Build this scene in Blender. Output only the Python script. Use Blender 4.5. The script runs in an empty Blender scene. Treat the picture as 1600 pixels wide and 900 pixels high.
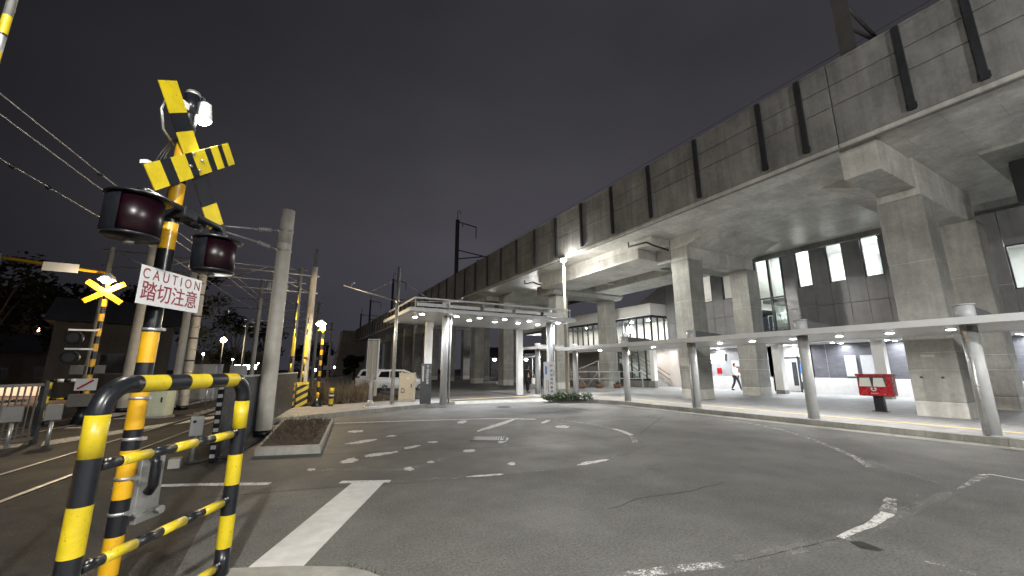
# Night photograph of a Japanese railway crossing and a station under a concrete viaduct.
# World frame: X = across the viaduct, Y = along the viaduct, Z = up, metres; the camera stands at the origin.
import bpy, bmesh, math, random
from mathutils import Vector, Matrix
random.seed(7)
R = math.radians
SC = bpy.context.scene
COL = SC.collection
PI = math.pi
HEAD = -R(29.11)                       # heading of the view and of the crossing equipment

# ------------------------------------------------------------------ materials
def new_mat(name):
    m = bpy.data.materials.new(name); m.use_nodes = True
    nt = m.node_tree; nt.nodes.clear()
    out = nt.nodes.new('ShaderNodeOutputMaterial')
    b = nt.nodes.new('ShaderNodeBsdfPrincipled')
    nt.links.new(b.outputs[0], out.inputs[0])
    return m, nt, b, out
def nd(nt, t, **kw):
    n = nt.nodes.new(t)
    for k, v in kw.items(): setattr(n, k, v)
    return n
def noise(nt, scale, detail=6, rough=.6, mscale=None, coord='Object'):
    tc = nd(nt, 'ShaderNodeTexCoord'); src = tc.outputs[coord]
    if mscale:
        mp = nd(nt, 'ShaderNodeMapping'); mp.inputs['Scale'].default_value = mscale
        nt.links.new(src, mp.inputs[0]); src = mp.outputs[0]
    n = nd(nt, 'ShaderNodeTexNoise')
    n.inputs['Scale'].default_value = scale; n.inputs['Detail'].default_value = detail; n.inputs['Roughness'].default_value = rough
    nt.links.new(src, n.inputs['Vector'])
    return n.outputs['Fac']
def remap(nt, fac, a, b, c, d):
    r = nd(nt, 'ShaderNodeMapRange'); r.inputs[1].default_value = a; r.inputs[2].default_value = b
    r.inputs[3].default_value = c; r.inputs[4].default_value = d
    nt.links.new(fac, r.inputs[0]); return r.outputs[0]
def mul(nt, a, b, op='MULTIPLY'):
    m = nd(nt, 'ShaderNodeMath', operation=op)
    for i, v in enumerate((a, b)):
        if isinstance(v, (int, float)): m.inputs[i].default_value = v
        else: nt.links.new(v, m.inputs[i])
    return m.outputs[0]
def scaled(nt, col, fac):
    v = nd(nt, 'ShaderNodeVectorMath', operation='SCALE')
    if isinstance(col, tuple): v.inputs[0].default_value = col[:3]
    else: nt.links.new(col, v.inputs[0])
    nt.links.new(fac, v.inputs['Scale']); return v.outputs[0]
def mixc(nt, fac, a, b):
    m = nd(nt, 'ShaderNodeMix', data_type='RGBA')
    nt.links.new(fac, m.inputs[0])
    for i, v in ((6, a), (7, b)):
        if isinstance(v, tuple): m.inputs[i].default_value = (*v[:3], 1)
        else: nt.links.new(v, m.inputs[i])
    return m.outputs[2]
def bump(nt, b, fac, strength, dist=.02):
    n = nd(nt, 'ShaderNodeBump'); n.inputs['Strength'].default_value = strength; n.inputs['Distance'].default_value = dist
    nt.links.new(fac, n.inputs['Height']); nt.links.new(n.outputs[0], b.inputs['Normal'])

def mat(name, col, rough=.55, metal=0., var=.18, scale=5., bmp=0., bscale=None, streak=0., spot=0., spec=.5, rvar=.12, coat=0., chip=0.):
    m, nt, b, out = new_mat(name)
    f = remap(nt, noise(nt, scale), .25, .75, 1 - var, 1 + var)
    f2 = remap(nt, noise(nt, scale * .17, 3), .3, .7, 1 - var * .7, 1 + var * .7)
    fac = mul(nt, f, f2)
    if streak:
        fac = mul(nt, fac, remap(nt, noise(nt, 1.0, 5, .65, (5, 5, .35)), .3, .7, 1 - streak, 1 + streak * .6))
    c = scaled(nt, col, fac)
    if chip:
        g = remap(nt, noise(nt, 17, 8, .78), .635, .655, 0, chip)
        c = mixc(nt, g, c, (.05, .028, .014))
        g = remap(nt, noise(nt, 2.2, 6, .7, (1, 1, 2)), .52, .72, 0, .5)
        c = mixc(nt, g, c, tuple(x * .55 + .008 for x in col))
    if spot:
        g = remap(nt, noise(nt, scale * 9, 3, .7), .62, .72, 0, spot)
        c = mixc(nt, g, c, tuple(x * .25 for x in col))
    nt.links.new(c, b.inputs['Base Color'])
    nt.links.new(remap(nt, noise(nt, scale * 2.3, 4), .3, .7, max(.03, rough - rvar), min(1, rough + rvar)), b.inputs['Roughness'])
    b.inputs['Metallic'].default_value = metal
    b.inputs['Specular IOR Level'].default_value = spec
    if coat: b.inputs['Coat Weight'].default_value = coat; b.inputs['Coat Roughness'].default_value = .12
    if bmp: bump(nt, b, noise(nt, bscale or scale * 6, 5), bmp)
    return m

def emit(name, col, strength):
    m = bpy.data.materials.new(name); m.use_nodes = True; nt = m.node_tree; nt.nodes.clear()
    out = nd(nt, 'ShaderNodeOutputMaterial'); e = nd(nt, 'ShaderNodeEmission')
    e.inputs[0].default_value = (*col, 1); e.inputs[1].default_value = strength
    nt.links.new(e.outputs[0], out.inputs[0]); return m
def glass(name, tint=(.9, .95, .95), refl=.12):
    m = bpy.data.materials.new(name); m.use_nodes = True; nt = m.node_tree; nt.nodes.clear()
    out = nd(nt, 'ShaderNodeOutputMaterial'); t = nd(nt, 'ShaderNodeBsdfTransparent'); g = nd(nt, 'ShaderNodeBsdfGlossy')
    t.inputs[0].default_value = (*tint, 1); g.inputs['Roughness'].default_value = .03
    fr = nd(nt, 'ShaderNodeLayerWeight'); fac = mul(nt, fr.outputs['Facing'], 4.0, 'POWER'); fac = remap(nt, fac, 0, 1, .05, .75)
    mx = nd(nt, 'ShaderNodeMixShader'); nt.links.new(fac, mx.inputs[0])
    nt.links.new(t.outputs[0], mx.inputs[1]); nt.links.new(g.outputs[0], mx.inputs[2]); nt.links.new(mx.outputs[0], out.inputs[0])
    return m
def concrete(name, col, rough=(.55, .85), spec=.35, panel=None, drip=.74):
    m, nt, b, out = new_mat(name)
    f = remap(nt, noise(nt, .9, 8, .62), .3, .7, .70, 1.22)
    f = mul(nt, f, remap(nt, noise(nt, 9, 5), .25, .75, .88, 1.12))
    f = mul(nt, f, remap(nt, noise(nt, 1.0, 6, .7, (4.2, 4.2, .3)), .35, .75, 1.06, drip))
    g = remap(nt, noise(nt, 2.3, 7, .72), .60, .74, 0, .55)
    c = scaled(nt, col, f)
    c = mixc(nt, g, c, (col[0] * .42, col[1] * .42, col[2] * .40))
    g2 = remap(nt, noise(nt, 1.6, 5, .6), .62, .75, 0, .35)
    c = mixc(nt, g2, c, (min(1, col[0] * 1.35), min(1, col[1] * 1.35), min(1, col[2] * 1.33)))
    if panel:
        tc = nd(nt, 'ShaderNodeTexCoord'); mp = nd(nt, 'ShaderNodeMapping'); nt.links.new(tc.outputs['Object'], mp.inputs[0])
        if panel[2]: mp.inputs['Rotation'].default_value = panel[2]
        t = nd(nt, 'ShaderNodeTexBrick'); nt.links.new(mp.outputs[0], t.inputs['Vector']); t.inputs['Scale'].default_value = 1
        t.inputs['Brick Width'].default_value = panel[0]; t.inputs['Row Height'].default_value = panel[1]; t.inputs['Mortar Size'].default_value = .007; t.offset = .5
        t.inputs['Color1'].default_value = (1.08, 1.08, 1.07, 1); t.inputs['Color2'].default_value = (.88, .88, .88, 1); t.inputs['Mortar'].default_value = (.6, .59, .57, 1)
        v = nd(nt, 'ShaderNodeVectorMath', operation='MULTIPLY'); nt.links.new(c, v.inputs[0]); nt.links.new(t.outputs[0], v.inputs[1]); c = v.outputs[0]
    nt.links.new(c, b.inputs['Base Color'])
    nt.links.new(remap(nt, noise(nt, 5, 4), .3, .7, *rough), b.inputs['Roughness'])
    b.inputs['Specular IOR Level'].default_value = spec
    bump(nt, b, noise(nt, 22, 6), .22, .01)
    return m
def asphalt(name, col, grain=1.0):
    m, nt, b, out = new_mat(name)
    f = remap(nt, noise(nt, .30, 6, .62), .3, .7, .66, 1.30)
    f = mul(nt, f, remap(nt, noise(nt, 1.5, 7, .68), .3, .7, .84, 1.16))
    f = mul(nt, f, remap(nt, noise(nt, 38, 5, .8), .28, .72, 1 - .62 * grain, 1 + .7 * grain))
    c = scaled(nt, col, f)
    tc = nd(nt, 'ShaderNodeTexCoord')
    for sc_, th, rad, k in ((58, .83, .30, .75), (29, .93, .22, .6)):
        v = nd(nt, 'ShaderNodeTexVoronoi'); v.inputs['Scale'].default_value = sc_
        nt.links.new(tc.outputs['Object'], v.inputs['Vector'])
        near = remap(nt, v.outputs['Distance'], rad * .6, rad, 1, 0)
        sep = nd(nt, 'ShaderNodeSeparateColor'); nt.links.new(v.outputs['Color'], sep.inputs[0])
        g = mul(nt, mul(nt, near, remap(nt, sep.outputs[0], th, th + .04, 0, 1)), mul(nt, sep.outputs[1], k * grain))
        c = mixc(nt, g, c, (.40, .385, .345))
        g = mul(nt, mul(nt, near, remap(nt, sep.outputs[2], th + .04, th + .06, 0, 1)), .7 * grain)
        c = mixc(nt, g, c, (.012, .012, .012))
    wet = remap(nt, noise(nt, .7, 7, .72), .60, .72, 0, .5)
    c = mixc(nt, wet, c, (col[0] * .52, col[1] * .5, col[2] * .48))
    oil = remap(nt, noise(nt, 2.6, 4, .6), .70, .78, 0, .5)
    c = mixc(nt, oil, c, (.018, .017, .016))
    nt.links.new(c, b.inputs['Base Color'])
    nt.links.new(remap(nt, noise(nt, .9, 4), .3, .7, .58, .80), b.inputs['Roughness'])
    b.inputs['Specular IOR Level'].default_value = .4
    bump(nt, b, noise(nt, 70, 4, .7), .65 * grain, .012)
    return m
def worn_paint(name, col, lo, hi, scale=9):
    m, nt, b, out = new_mat(name)
    f = remap(nt, noise(nt, 6, 5), .3, .7, .82, 1.08)
    nt.links.new(scaled(nt, col, f), b.inputs['Base Color']); b.inputs['Roughness'].default_value = .65
    t = nd(nt, 'ShaderNodeBsdfTransparent'); mx = nd(nt, 'ShaderNodeMixShader')
    n = mul(nt, noise(nt, scale, 8, .72), noise(nt, 70, 3, .7), 'ADD')
    a = remap(nt, n, lo, hi, 0, 1)
    nt.links.new(a, mx.inputs[0]); nt.links.new(t.outputs[0], mx.inputs[1]); nt.links.new(b.outputs[0], mx.inputs[2])
    nt.links.new(mx.outputs[0], out.inputs[0]); return m
def brick(name, c1, c2, mortar, bw, bh, ms, axis='YZ', rough=.6):
    m, nt, b, out = new_mat(name)
    tc = nd(nt, 'ShaderNodeTexCoord'); s = nd(nt, 'ShaderNodeSeparateXYZ'); cb = nd(nt, 'ShaderNodeCombineXYZ')
    nt.links.new(tc.outputs['Object'], s.inputs[0])
    nt.links.new(s.outputs['XYZ'.index(axis[0])], cb.inputs[0]); nt.links.new(s.outputs['XYZ'.index(axis[1])], cb.inputs[1])
    t = nd(nt, 'ShaderNodeTexBrick'); nt.links.new(cb.outputs[0], t.inputs['Vector'])
    t.inputs['Scale'].default_value = 1; t.inputs['Brick Width'].default_value = bw; t.inputs['Row Height'].default_value = bh
    t.inputs['Mortar Size'].default_value = ms
    for k, c in (('Color1', c1), ('Color2', c2), ('Mortar', mortar)): t.inputs[k].default_value = (*c, 1)
    f = remap(nt, noise(nt, 3, 6), .3, .7, .8, 1.2)
    nt.links.new(scaled(nt, t.outputs[0], f), b.inputs['Base Color']); b.inputs['Roughness'].default_value = rough
    bump(nt, b, t.outputs['Fac'], -.3, .004)
    return m

M = {}
M['asphalt'] = asphalt('asphalt', (.092, .091, .086))
M['asphalt_old'] = asphalt('crossing asphalt', (.031, .028, .026))
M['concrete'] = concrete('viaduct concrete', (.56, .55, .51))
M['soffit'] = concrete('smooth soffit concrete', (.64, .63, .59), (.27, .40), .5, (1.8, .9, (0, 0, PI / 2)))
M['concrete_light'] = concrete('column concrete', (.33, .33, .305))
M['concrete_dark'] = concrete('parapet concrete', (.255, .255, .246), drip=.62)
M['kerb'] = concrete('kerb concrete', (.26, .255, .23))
M['paving'] = brick('pale paving slabs', (.25, .25, .25), (.225, .225, .23), (.14, .14, .14), .3, .3, .006, 'XY', .6)
M['lot'] = concrete('parking concrete', (.13, .125, .12))
M['soil'] = mat('soil', (.045, .036, .028), .95, var=.5, scale=3, bmp=1, bscale=20)
M['ballast'] = mat('ballast', (.075, .068, .062), .9, var=.55, scale=14, bmp=1.0, bscale=30)
M['yellow'] = mat('yellow paint', (.47, .36, .008), .40, var=.16, scale=7, spot=.75, streak=.16, coat=.1, chip=.85)
M['amber'] = mat('amber paint', (.52, .285, .008), .40, var=.14, scale=7, spot=.6, streak=.1, coat=.1, chip=.7)
M['black'] = mat('black paint', (.008, .009, .012), .34, var=.25, scale=7, coat=.08, spec=.35, rvar=.08)
M['black_matte'] = mat('matte black', (.010, .010, .011), .55, var=.2)
M['steel'] = mat('galvanised steel', (.42, .42, .41), .42, .75, var=.2, scale=12)
M['steel_dark'] = mat('dark steel', (.045, .048, .055), .5, .4, var=.25)
M['gray_paint'] = mat('grey paint', (.36, .37, .375), .42, var=.08, scale=6, streak=.08)
M['white_paint'] = mat('white paint', (.62, .63, .635), .4, var=.06, scale=6, streak=.05)
M['canopy_gray'] = mat('canopy grey', (.50, .51, .52), .4, var=.06, scale=5, streak=.05)
M['pole_concrete'] = mat('spun concrete pole', (.36, .34, .30), .7, var=.14, scale=5, streak=.16, bmp=.1)
M['beige_box'] = mat('beige cabinet paint', (.32, .28, .21), .45, var=.07, streak=.08)
M['lamp_post'] = mat('lamp post paint', (.17, .155, .12), .45, var=.07, streak=.08)
M['fence_gray'] = mat('weathered fence grey', (.11, .105, .10), .5, .2, var=.2)
M['asphalt_smooth'] = asphalt('worn smooth asphalt', (.079, .077, .072), .5)
M['slot_pale'] = mat('pale slot plastic', (.42, .44, .40), .4, var=.06)
M['beam_dark'] = mat('dark beam paint', (.10, .10, .105), .5, var=.12)
M['green_box'] = mat('pale green cabinet paint', (.46, .50, .40), .45, var=.08, streak=.1)
M['dark_panel'] = mat('dark cladding', (.27, .27, .278), .42, .05, var=.14, scale=2.5, streak=.12)
M['tile_wall'] = brick('grey tile wall', (.105, .106, .120), (.08, .081, .094), (.05, .05, .056), .6, .06, .004, 'YZ', .5)
M['white_wall'] = mat('white interior wall', (.74, .73, .71), .6, var=.05, scale=2)
M['cream_wall'] = mat('cream interior wall', (.50, .46, .43), .6, var=.05, scale=2)
M['white_base'] = mat('white stone plinth', (.52, .515, .50), .55, var=.08, scale=4, streak=.08)
M['sign_white'] = mat('white sign face', (.44, .45, .455), .35, var=.04)
M['sign_dark'] = mat('charcoal sign face', (.035, .038, .045), .35, var=.1)
M['maroon'] = mat('maroon lettering', (.15, .014, .026), .5, var=.08)
M['blue'] = mat('blue print', (.03, .12, .38), .5)
M['red'] = mat('post box red', (.27, .008, .014), .28, var=.04, coat=.3)
M['plum_lens'] = mat('dark plum lens', (.0055, .0008, .0024), .34, var=.2, rvar=.05, spec=.25)
M['glass'] = glass('window glass')
M['car_white'] = mat('white car paint', (.70, .70, .70), .25, var=.03, coat=.7)
M['car_glass'] = mat('dark car glass', (.008, .009, .011), .06, var=.1, coat=.4, rvar=.02)
M['tyre'] = mat('tyre rubber', (.012, .012, .012), .8, var=.2)
M['tail_red'] = mat('tail light red', (.22, .015, .012), .2, coat=.5)
M['leaf'] = mat('shrub leaf', (.045, .075, .030), .55, var=.45, scale=6)
M['leaf_dark'] = mat('tree leaf', (.010, .013, .008), .9, var=.5, scale=2, spec=.05)
M['bark'] = mat('bark', (.018, .014, .011), .9, var=.3, bmp=.5)
M['straw'] = mat('dry grass', (.19, .145, .09), .85, var=.4, scale=8)
M['twig'] = mat('dry twigs', (.075, .050, .034), .9, var=.4, scale=8)
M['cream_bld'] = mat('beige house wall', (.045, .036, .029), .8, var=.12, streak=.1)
M['skin'] = mat('skin', (.46, .29, .21), .5, var=.05)
M['hair'] = mat('hair', (.015, .011, .009), .5, var=.2)
M['coat'] = mat('black cloth', (.012, .012, .014), .85, var=.2)
M['cloth_white'] = mat('off white cloth', (.62, .60, .56), .85, var=.08)
M['cloth_navy'] = mat('dark trousers', (.03, .033, .045), .85, var=.15)
M['terracotta'] = mat('terracotta', (.15, .07, .045), .7, var=.2)
M['ceiling'] = mat('white ceiling panel', (.66, .66, .67), .35, var=.04, scale=2)
M['white_line'] = worn_paint('fresh white line', (.48, .475, .46), .62, .72, 4)
M['worn_line'] = worn_paint('worn white line', (.52, .515, .50), .98, 1.14, 7)
M['patch_line'] = worn_paint('flaked white line', (.56, .555, .535), .80, 1.0, 15)
M['tactile'] = worn_paint('yellow tactile strip', (.50, .39, .19), .62, .78, 5)
M['tar'] = mat('tar seam', (.016, .015, .014), .7, var=.3)
M['led'] = emit('led lens', (1, .985, .96), 9)
M['led_cool'] = emit('cool led', (.90, .95, 1), 9)
M['warm_lamp'] = emit('warm lamp', (1, .78, .48), 12)
M['sodium'] = emit('orange street lamp', (1, .55, .28), 9)
M['flood'] = emit('flood lamp lens', (1, .95, .85), 12)
M['poster_lit'] = emit('lit notice panel', (.95, .98, 1), 1.1)
M['room_glow'] = emit('ceiling light', (1, .99, .97), 4)

# ------------------------------------------------------------------ mesh builder
class MB:
    def __init__(s): s.bm = bmesh.new(); s.mats = []
    def mi(s, m):
        m = M[m] if isinstance(m, str) else m
        if m not in s.mats: s.mats.append(m)
        return s.mats.index(m)
    def face(s, pts, m, smooth=False):
        vs = [s.bm.verts.new(p) for p in pts]
        f = s.bm.faces.new(vs); f.material_index = s.mi(m); f.smooth = smooth; return f
    def box(s, x0, x1, y0, y1, z0, z1, m, mtx=None, bev=0.):
        i = s.mi(m)
        x0, x1 = sorted((x0, x1)); y0, y1 = sorted((y0, y1)); z0, z1 = sorted((z0, z1))
        r = bmesh.ops.create_cube(s.bm, size=1)
        vs = r['verts']
        for v in vs:
            v.co = Vector(((x0 + x1) / 2 + v.co.x * (x1 - x0), (y0 + y1) / 2 + v.co.y * (y1 - y0), (z0 + z1) / 2 + v.co.z * (z1 - z0)))
        fs = {f for v in vs for f in v.link_faces}
        for f in fs: f.material_index = i
        if bev:
            es = list({e for f in fs for e in f.edges})
            rr = bmesh.ops.bevel(s.bm, geom=es, offset=bev, segments=2, affect='EDGES', profile=.5)
            vs = list({v for f in rr['faces'] for v in f.verts} | {v for v in vs if v.is_valid})
            for f in rr['faces']: f.material_index = i
        if mtx:
            for v in vs: v.co = mtx @ v.co
        return vs
    def cyl(s, p0, p1, r0, r1=None, m='steel', n=14, caps=True, smooth=True):
        r1 = r0 if r1 is None else r1
        p0, p1 = Vector(p0), Vector(p1); d = (p1 - p0).normalized()
        a = d.orthogonal().normalized(); b = d.cross(a); i = s.mi(m)
        rings = []
        for p, r in ((p0, r0), (p1, r1)):
            rings.append([s.bm.verts.new(p + (a * math.cos(2 * PI * k / n) + b * math.sin(2 * PI * k / n)) * r) for k in range(n)])
        for k in range(n):
            f = s.bm.faces.new((rings[0][k], rings[0][(k + 1) % n], rings[1][(k + 1) % n], rings[1][k])); f.material_index = i; f.smooth = smooth
        if caps:
            for g, rv in ((rings[0], 1), (rings[1], 0)):
                f = s.bm.faces.new(list(reversed(g)) if rv else g); f.material_index = i
    def tube(s, pts, r, m, n=8):
        pts = [Vector(p) for p in pts]; i = s.mi(m); rings = []; a = None
        for k, p in enumerate(pts):
            d = (pts[min(k + 1, len(pts) - 1)] - pts[max(k - 1, 0)]).normalized()
            a = d.orthogonal().normalized() if a is None else (a - d * a.dot(d)).normalized()
            b = d.cross(a)
            rings.append([s.bm.verts.new(p + (a * math.cos(2 * PI * j / n) + b * math.sin(2 * PI * j / n)) * r) for j in range(n)])
        for k in range(len(rings) - 1):
            for j in range(n):
                f = s.bm.faces.new((rings[k][j], rings[k][(j + 1) % n], rings[k + 1][(j + 1) % n], rings[k + 1][j])); f.material_index = i; f.smooth = True
        for g in (rings[0], list(reversed(rings[-1]))):
            f = s.bm.faces.new(g); f.material_index = i
    def prism(s, poly, a0, a1, axis, m):
        """poly: 2D points in the two other axes (in order), extruded from a0 to a1 along axis."""
        i = s.mi(m)
        def P(u, v, a): return {'x': (a, u, v), 'y': (u, a, v), 'z': (u, v, a)}[axis]
        A = [s.bm.verts.new(P(u, v, a0)) for u, v in poly]; B = [s.bm.verts.new(P(u, v, a1)) for u, v in poly]
        n = len(poly); fs = [s.bm.faces.new(A), s.bm.faces.new(list(reversed(B)))]
        for k in range(n): fs.append(s.bm.faces.new((A[k], B[k], B[(k + 1) % n], A[(k + 1) % n])))
        for f in fs: f.material_index = i
    def lathe(s, prof, c, m, n=20, ang0=0, ang1=2 * PI, axis=(0, 0, 1)):
        i = s.mi(m); full = abs(ang1 - ang0 - 2 * PI) < 1e-6; k_n = n if full else n + 1; rings = []
        for k in range(k_n):
            a = ang0 + (ang1 - ang0) * k / n
            rings.append([s.bm.verts.new((c[0] + r * math.cos(a), c[1] + r * math.sin(a), c[2] + z)) for r, z in prof])
        for k in range(n):
            A, B = rings[k], rings[(k + 1) % k_n]
            for j in range(len(prof) - 1):
                f = s.bm.faces.new((A[j], B[j], B[j + 1], A[j + 1])); f.material_index = i; f.smooth = True
    def sphere(s, c, r, m, sc=(1, 1, 1), sub=2):
        i = s.mi(m); rr = bmesh.ops.create_icosphere(s.bm, subdivisions=sub, radius=r)
        for v in rr['verts']:
            v.co = Vector((c[0] + v.co.x * sc[0], c[1] + v.co.y * sc[1], c[2] + v.co.z * sc[2]))
            for f in v.link_faces: f.material_index = i; f.smooth = True
    def build(s, name, parent=None, loc=None, rz=None, fixn=True, bev=0):
        if fixn: bmesh.ops.recalc_face_normals(s.bm, faces=s.bm.faces[:])
        me = bpy.data.meshes.new(name); s.bm.to_mesh(me); s.bm.free()
        for m in s.mats: me.materials.append(m)
        o = bpy.data.objects.new(name, me); COL.objects.link(o)
        if parent: o.parent = parent
        if loc is not None: o.location = loc
        if rz is not None: o.rotation_euler = (0, 0, rz)
        if bev:
            bv = o.modifiers.new('bevel', 'BEVEL'); bv.width = bev; bv.segments = 2; bv.limit_method = 'ANGLE'; bv.angle_limit = R(40)
        return o
def thing(name, label, cat, loc=(0, 0, 0), rz=0, group=None):
    o = bpy.data.objects.new(name, None); COL.objects.link(o); o.empty_display_size = .2
    o.location = loc; o.rotation_euler = (0, 0, rz); return tag(o, label, cat, group)
def tag(o, label, cat, group=None):
    o['label'] = label; o['category'] = cat
    if group: o['group'] = group
    return o
def struct(o, kind='structure'): o['kind'] = kind; return o
def dup(root, loc, rz, label=None, group=None):
    r = root.copy(); COL.objects.link(r); r.location = loc; r.rotation_euler = (0, 0, rz)
    if label: r['label'] = label
    if group: r['group'] = group
    for ch in list(root.children):
        c = ch.copy(); COL.objects.link(c); c.parent = r
        for g in list(ch.children):
            d = g.copy(); COL.objects.link(d); d.parent = c
    return r
def text(name, body, size, m, parent, loc, rot, extrude=.0015, align='CENTER', line=1.0, sx=1.0, bold=0):
    cu = bpy.data.curves.new(name, 'FONT'); cu.body = body; cu.size = size; cu.extrude = extrude
    cu.align_x = align; cu.align_y = 'CENTER'; cu.space_line = line; cu.offset = bold
    o = bpy.data.objects.new(name, cu); COL.objects.link(o)
    dg = bpy.context.evaluated_depsgraph_get(); me = bpy.data.meshes.new_from_object(o.evaluated_get(dg))
    bpy.data.objects.remove(o); me.materials.clear(); me.materials.append(M[m])
    t = bpy.data.objects.new(name, me); COL.objects.link(t); t.parent = parent
    t.location = loc; t.rotation_euler = rot; t.scale = (sx, 1, 1); return t
def lamp(kind, loc, power, col=(1, 1, 1), size=.1, rot=(0, 0, 0), spot=None, blend=.6):
    l = bpy.data.lights.new('lamp_light', kind); l.energy = power; l.color = col
    if kind == 'AREA': l.shape = 'DISK' if not isinstance(size, tuple) else 'RECTANGLE'
    if kind == 'AREA':
        if isinstance(size, tuple): l.size, l.size_y = size
        else: l.size = size
    else: l.shadow_soft_size = size
    if spot: l.spot_size = R(spot); l.spot_blend = blend
    o = bpy.data.objects.new('lamp_light', l); COL.objects.link(o); o.location = loc; o.rotation_euler = rot; return o
def bands(mb, p, z_list, r, cols, n=20):
    """vertical pole of stacked painted bands; z_list has one more entry than cols."""
    for k, c in enumerate(cols):
        mb.cyl((p[0], p[1], z_list[k]), (p[0], p[1], z_list[k + 1]), r, r, c, n, caps=(k in (0, len(cols) - 1)))
def stripes(z0, z1, step): 
    n = max(1, round((z1 - z0) / step)); return [z0 + (z1 - z0) * k / n for k in range(n + 1)]

# ------------------------------------------------------------------ the ground
mb = MB(); mb.face([(-500, -300, -.06), (500, -300, -.06), (500, 700, -.06), (-500, 700, -.06)], 'soil'); struct(mb.build('ground'))
mb = MB(); mb.face([(-.6, -25, 0), (30, -25, 0), (30, 17.3, 0), (-.6, 17.3, 0)], 'asphalt'); struct(mb.build('road'))
mb = MB(); mb.face([(-70, -25, 0), (-.6, -25, 0), (-.6, 17.3, 0), (-4.8, 17.3, 0), (-12, 30, 0), (-70, 40, 0)], 'asphalt_old'); struct(mb.build('crossing_road'))
mb = MB(); mb.face([(-4.7, 17.4, -.03), (.4, 17.4, -.03), (8, 120, -.03), (-12, 120, -.03)], 'ballast'); struct(mb.build('ballast_bed'))
mb = MB(); mb.face([(4.5, 24, -.02), (60, 24, -.02), (60, 130, -.02), (12, 130, -.02)], 'lot'); struct(mb.build('parking_ground'))
# paved station forecourt
def raised(name, poly, z, m):
    mb = MB(); mb.prism(poly, -.05, z, 'z', m); return struct(mb.build(name))
raised('plaza_paving', [(12.95, -12), (27, -12), (27, 24), (11.3, 24), (11.3, 16.35), (12.3, 15.6), (12.95, 14.2)], .13, 'paving')
raised('driveway', [(6.7, 17.45), (11.28, 16.85), (11.28, 28), (5.5, 28), (6.0, 19.4)], .10, 'lot')
mb = MB(); mb.face([(6.6, 17.0, .004), (11.25, 16.3, .004), (11.25, 16.85, .102), (6.7, 17.45, .102)], 'kerb'); struct(mb.build('driveway_ramp'))
raised('sidewalk', [(-.35, 13.75), (2.2, 15.15), (6.45, 17.05), (6.6, 19.3), (4.2, 18.9), (-.6, 17.2)], .13, 'paving')
def kerb(name, pts, w=.15, h=.145, seg=.6, m='kerb'):
    mb = MB()
    for (x0, y0), (x1, y1) in zip(pts, pts[1:]):
        d = Vector((x1 - x0, y1 - y0, 0)); L = d.length; n = max(1, round(L / seg)); u = d / L; nrm = Vector((-u.y, u.x, 0))
        for k in range(n):
            a = Vector((x0, y0, 0)) + u * (L * k / n + .004); b = Vector((x0, y0, 0)) + u * (L * (k + 1) / n - .004)
            hh = h + random.uniform(-.003, .003)
            q = [a - nrm * w / 2, b - nrm * w / 2, b + nrm * w / 2, a + nrm * w / 2]
            t = [p + Vector((0, 0, hh)) for p in q]
            q = [p + Vector((0, 0, -.04)) for p in q]
            mb.face(list(reversed(q)), m); mb.face(t, m)
            for j in range(4): mb.face([q[j], q[(j + 1) % 4], t[(j + 1) % 4], t[j]], m)
    return struct(mb.build(name, bev=.012))
kerb('kerb', [(12.87, -12), (12.87, 13.4), (12.6, 14.6), (11.9, 15.5), (11.2, 16.1)])
kerb('kerb', [(-.45, 13.66), (2.2, 15.06), (4.4, 16.05), (6.5, 16.95)])
mb = MB()   # gutter apron along the kerb
mb.face([(12.35, -12, .004), (12.79, -12, .004), (12.79, 13.3, .004), (12.35, 13.2, .004)], 'kerb'); struct(mb.build('gutter'))
mb = MB(); mb.prism([(-.32, 4.14), (.2, 3.9), (.56, 3.68), (.68, 3.55), (.78, 3.38), (1.6, 2.7), (3.0, 1.2), (3.0, -3), (-6, -3), (-3.2, 2.2)], -.04, .035, 'z', 'kerb'); struct(mb.build('near_pavement', bev=.02))

# markings
def sheet(name, polys, m, z=.004):
    mb = MB()
    for p in polys: mb.face([(x, y, z) for x, y in p], m)
    return struct(mb.build(name))
def ribbon(pts, w0, w1=None):
    w1 = w0 if w1 is None else w1; out = []; n = len(pts)
    L = []; Rr = []
    for k, p in enumerate(pts):
        a = Vector(pts[max(k - 1, 0)]); b = Vector(pts[min(k + 1, n - 1)]); d = (b - a).normalized(); nn = Vector((-d.y, d.x)); w = w0 + (w1 - w0) * k / (n - 1)
        L.append(Vector(p) + nn * w / 2); Rr.append(Vector(p) - nn * w / 2)
    for k in range(n - 1): out.append([tuple(L[k]), tuple(L[k + 1]), tuple(Rr[k + 1]), tuple(Rr[k])])
    return out
def jitter(pts, amp, sub=4):
    o = []
    for (x0, y0), (x1, y1) in zip(pts, pts[1:]):
        for k in range(sub):
            t = k / sub; o.append((x0 + (x1 - x0) * t + random.uniform(-amp, amp), y0 + (y1 - y0) * t + random.uniform(-amp, amp)))
    return o + [pts[-1]]
sheet('stop_line', [[(-.12, 4.10), (.26, 3.90), (1.35, 6.09), (.95, 6.26)]], 'white_line')
sheet('road_marking', ribbon([(.80, 6.36), (1.42, 6.06)], .12), 'patch_line', .0045)
sheet('road_marking', ribbon(jitter([(-1.86, 7.59), (-1.25, 7.34), (-.37, 6.92), (-.05, 6.76)], .01), .13), 'patch_line')
sheet('road_marking', ribbon([(-.25, 13.34), (1.32, 13.0), (3.64, 12.4), (5.78, 11.7), (6.9, 10.9)], .13), 'patch_line')
sheet('road_marking', ribbon([(7.25, 10.45), (7.62, 9.7), (7.68, 9.1), (7.6, 8.3), (7.45, 7.7), (7.2, 7.16), (6.6, 6.5)], .13), 'worn_line')
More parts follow.
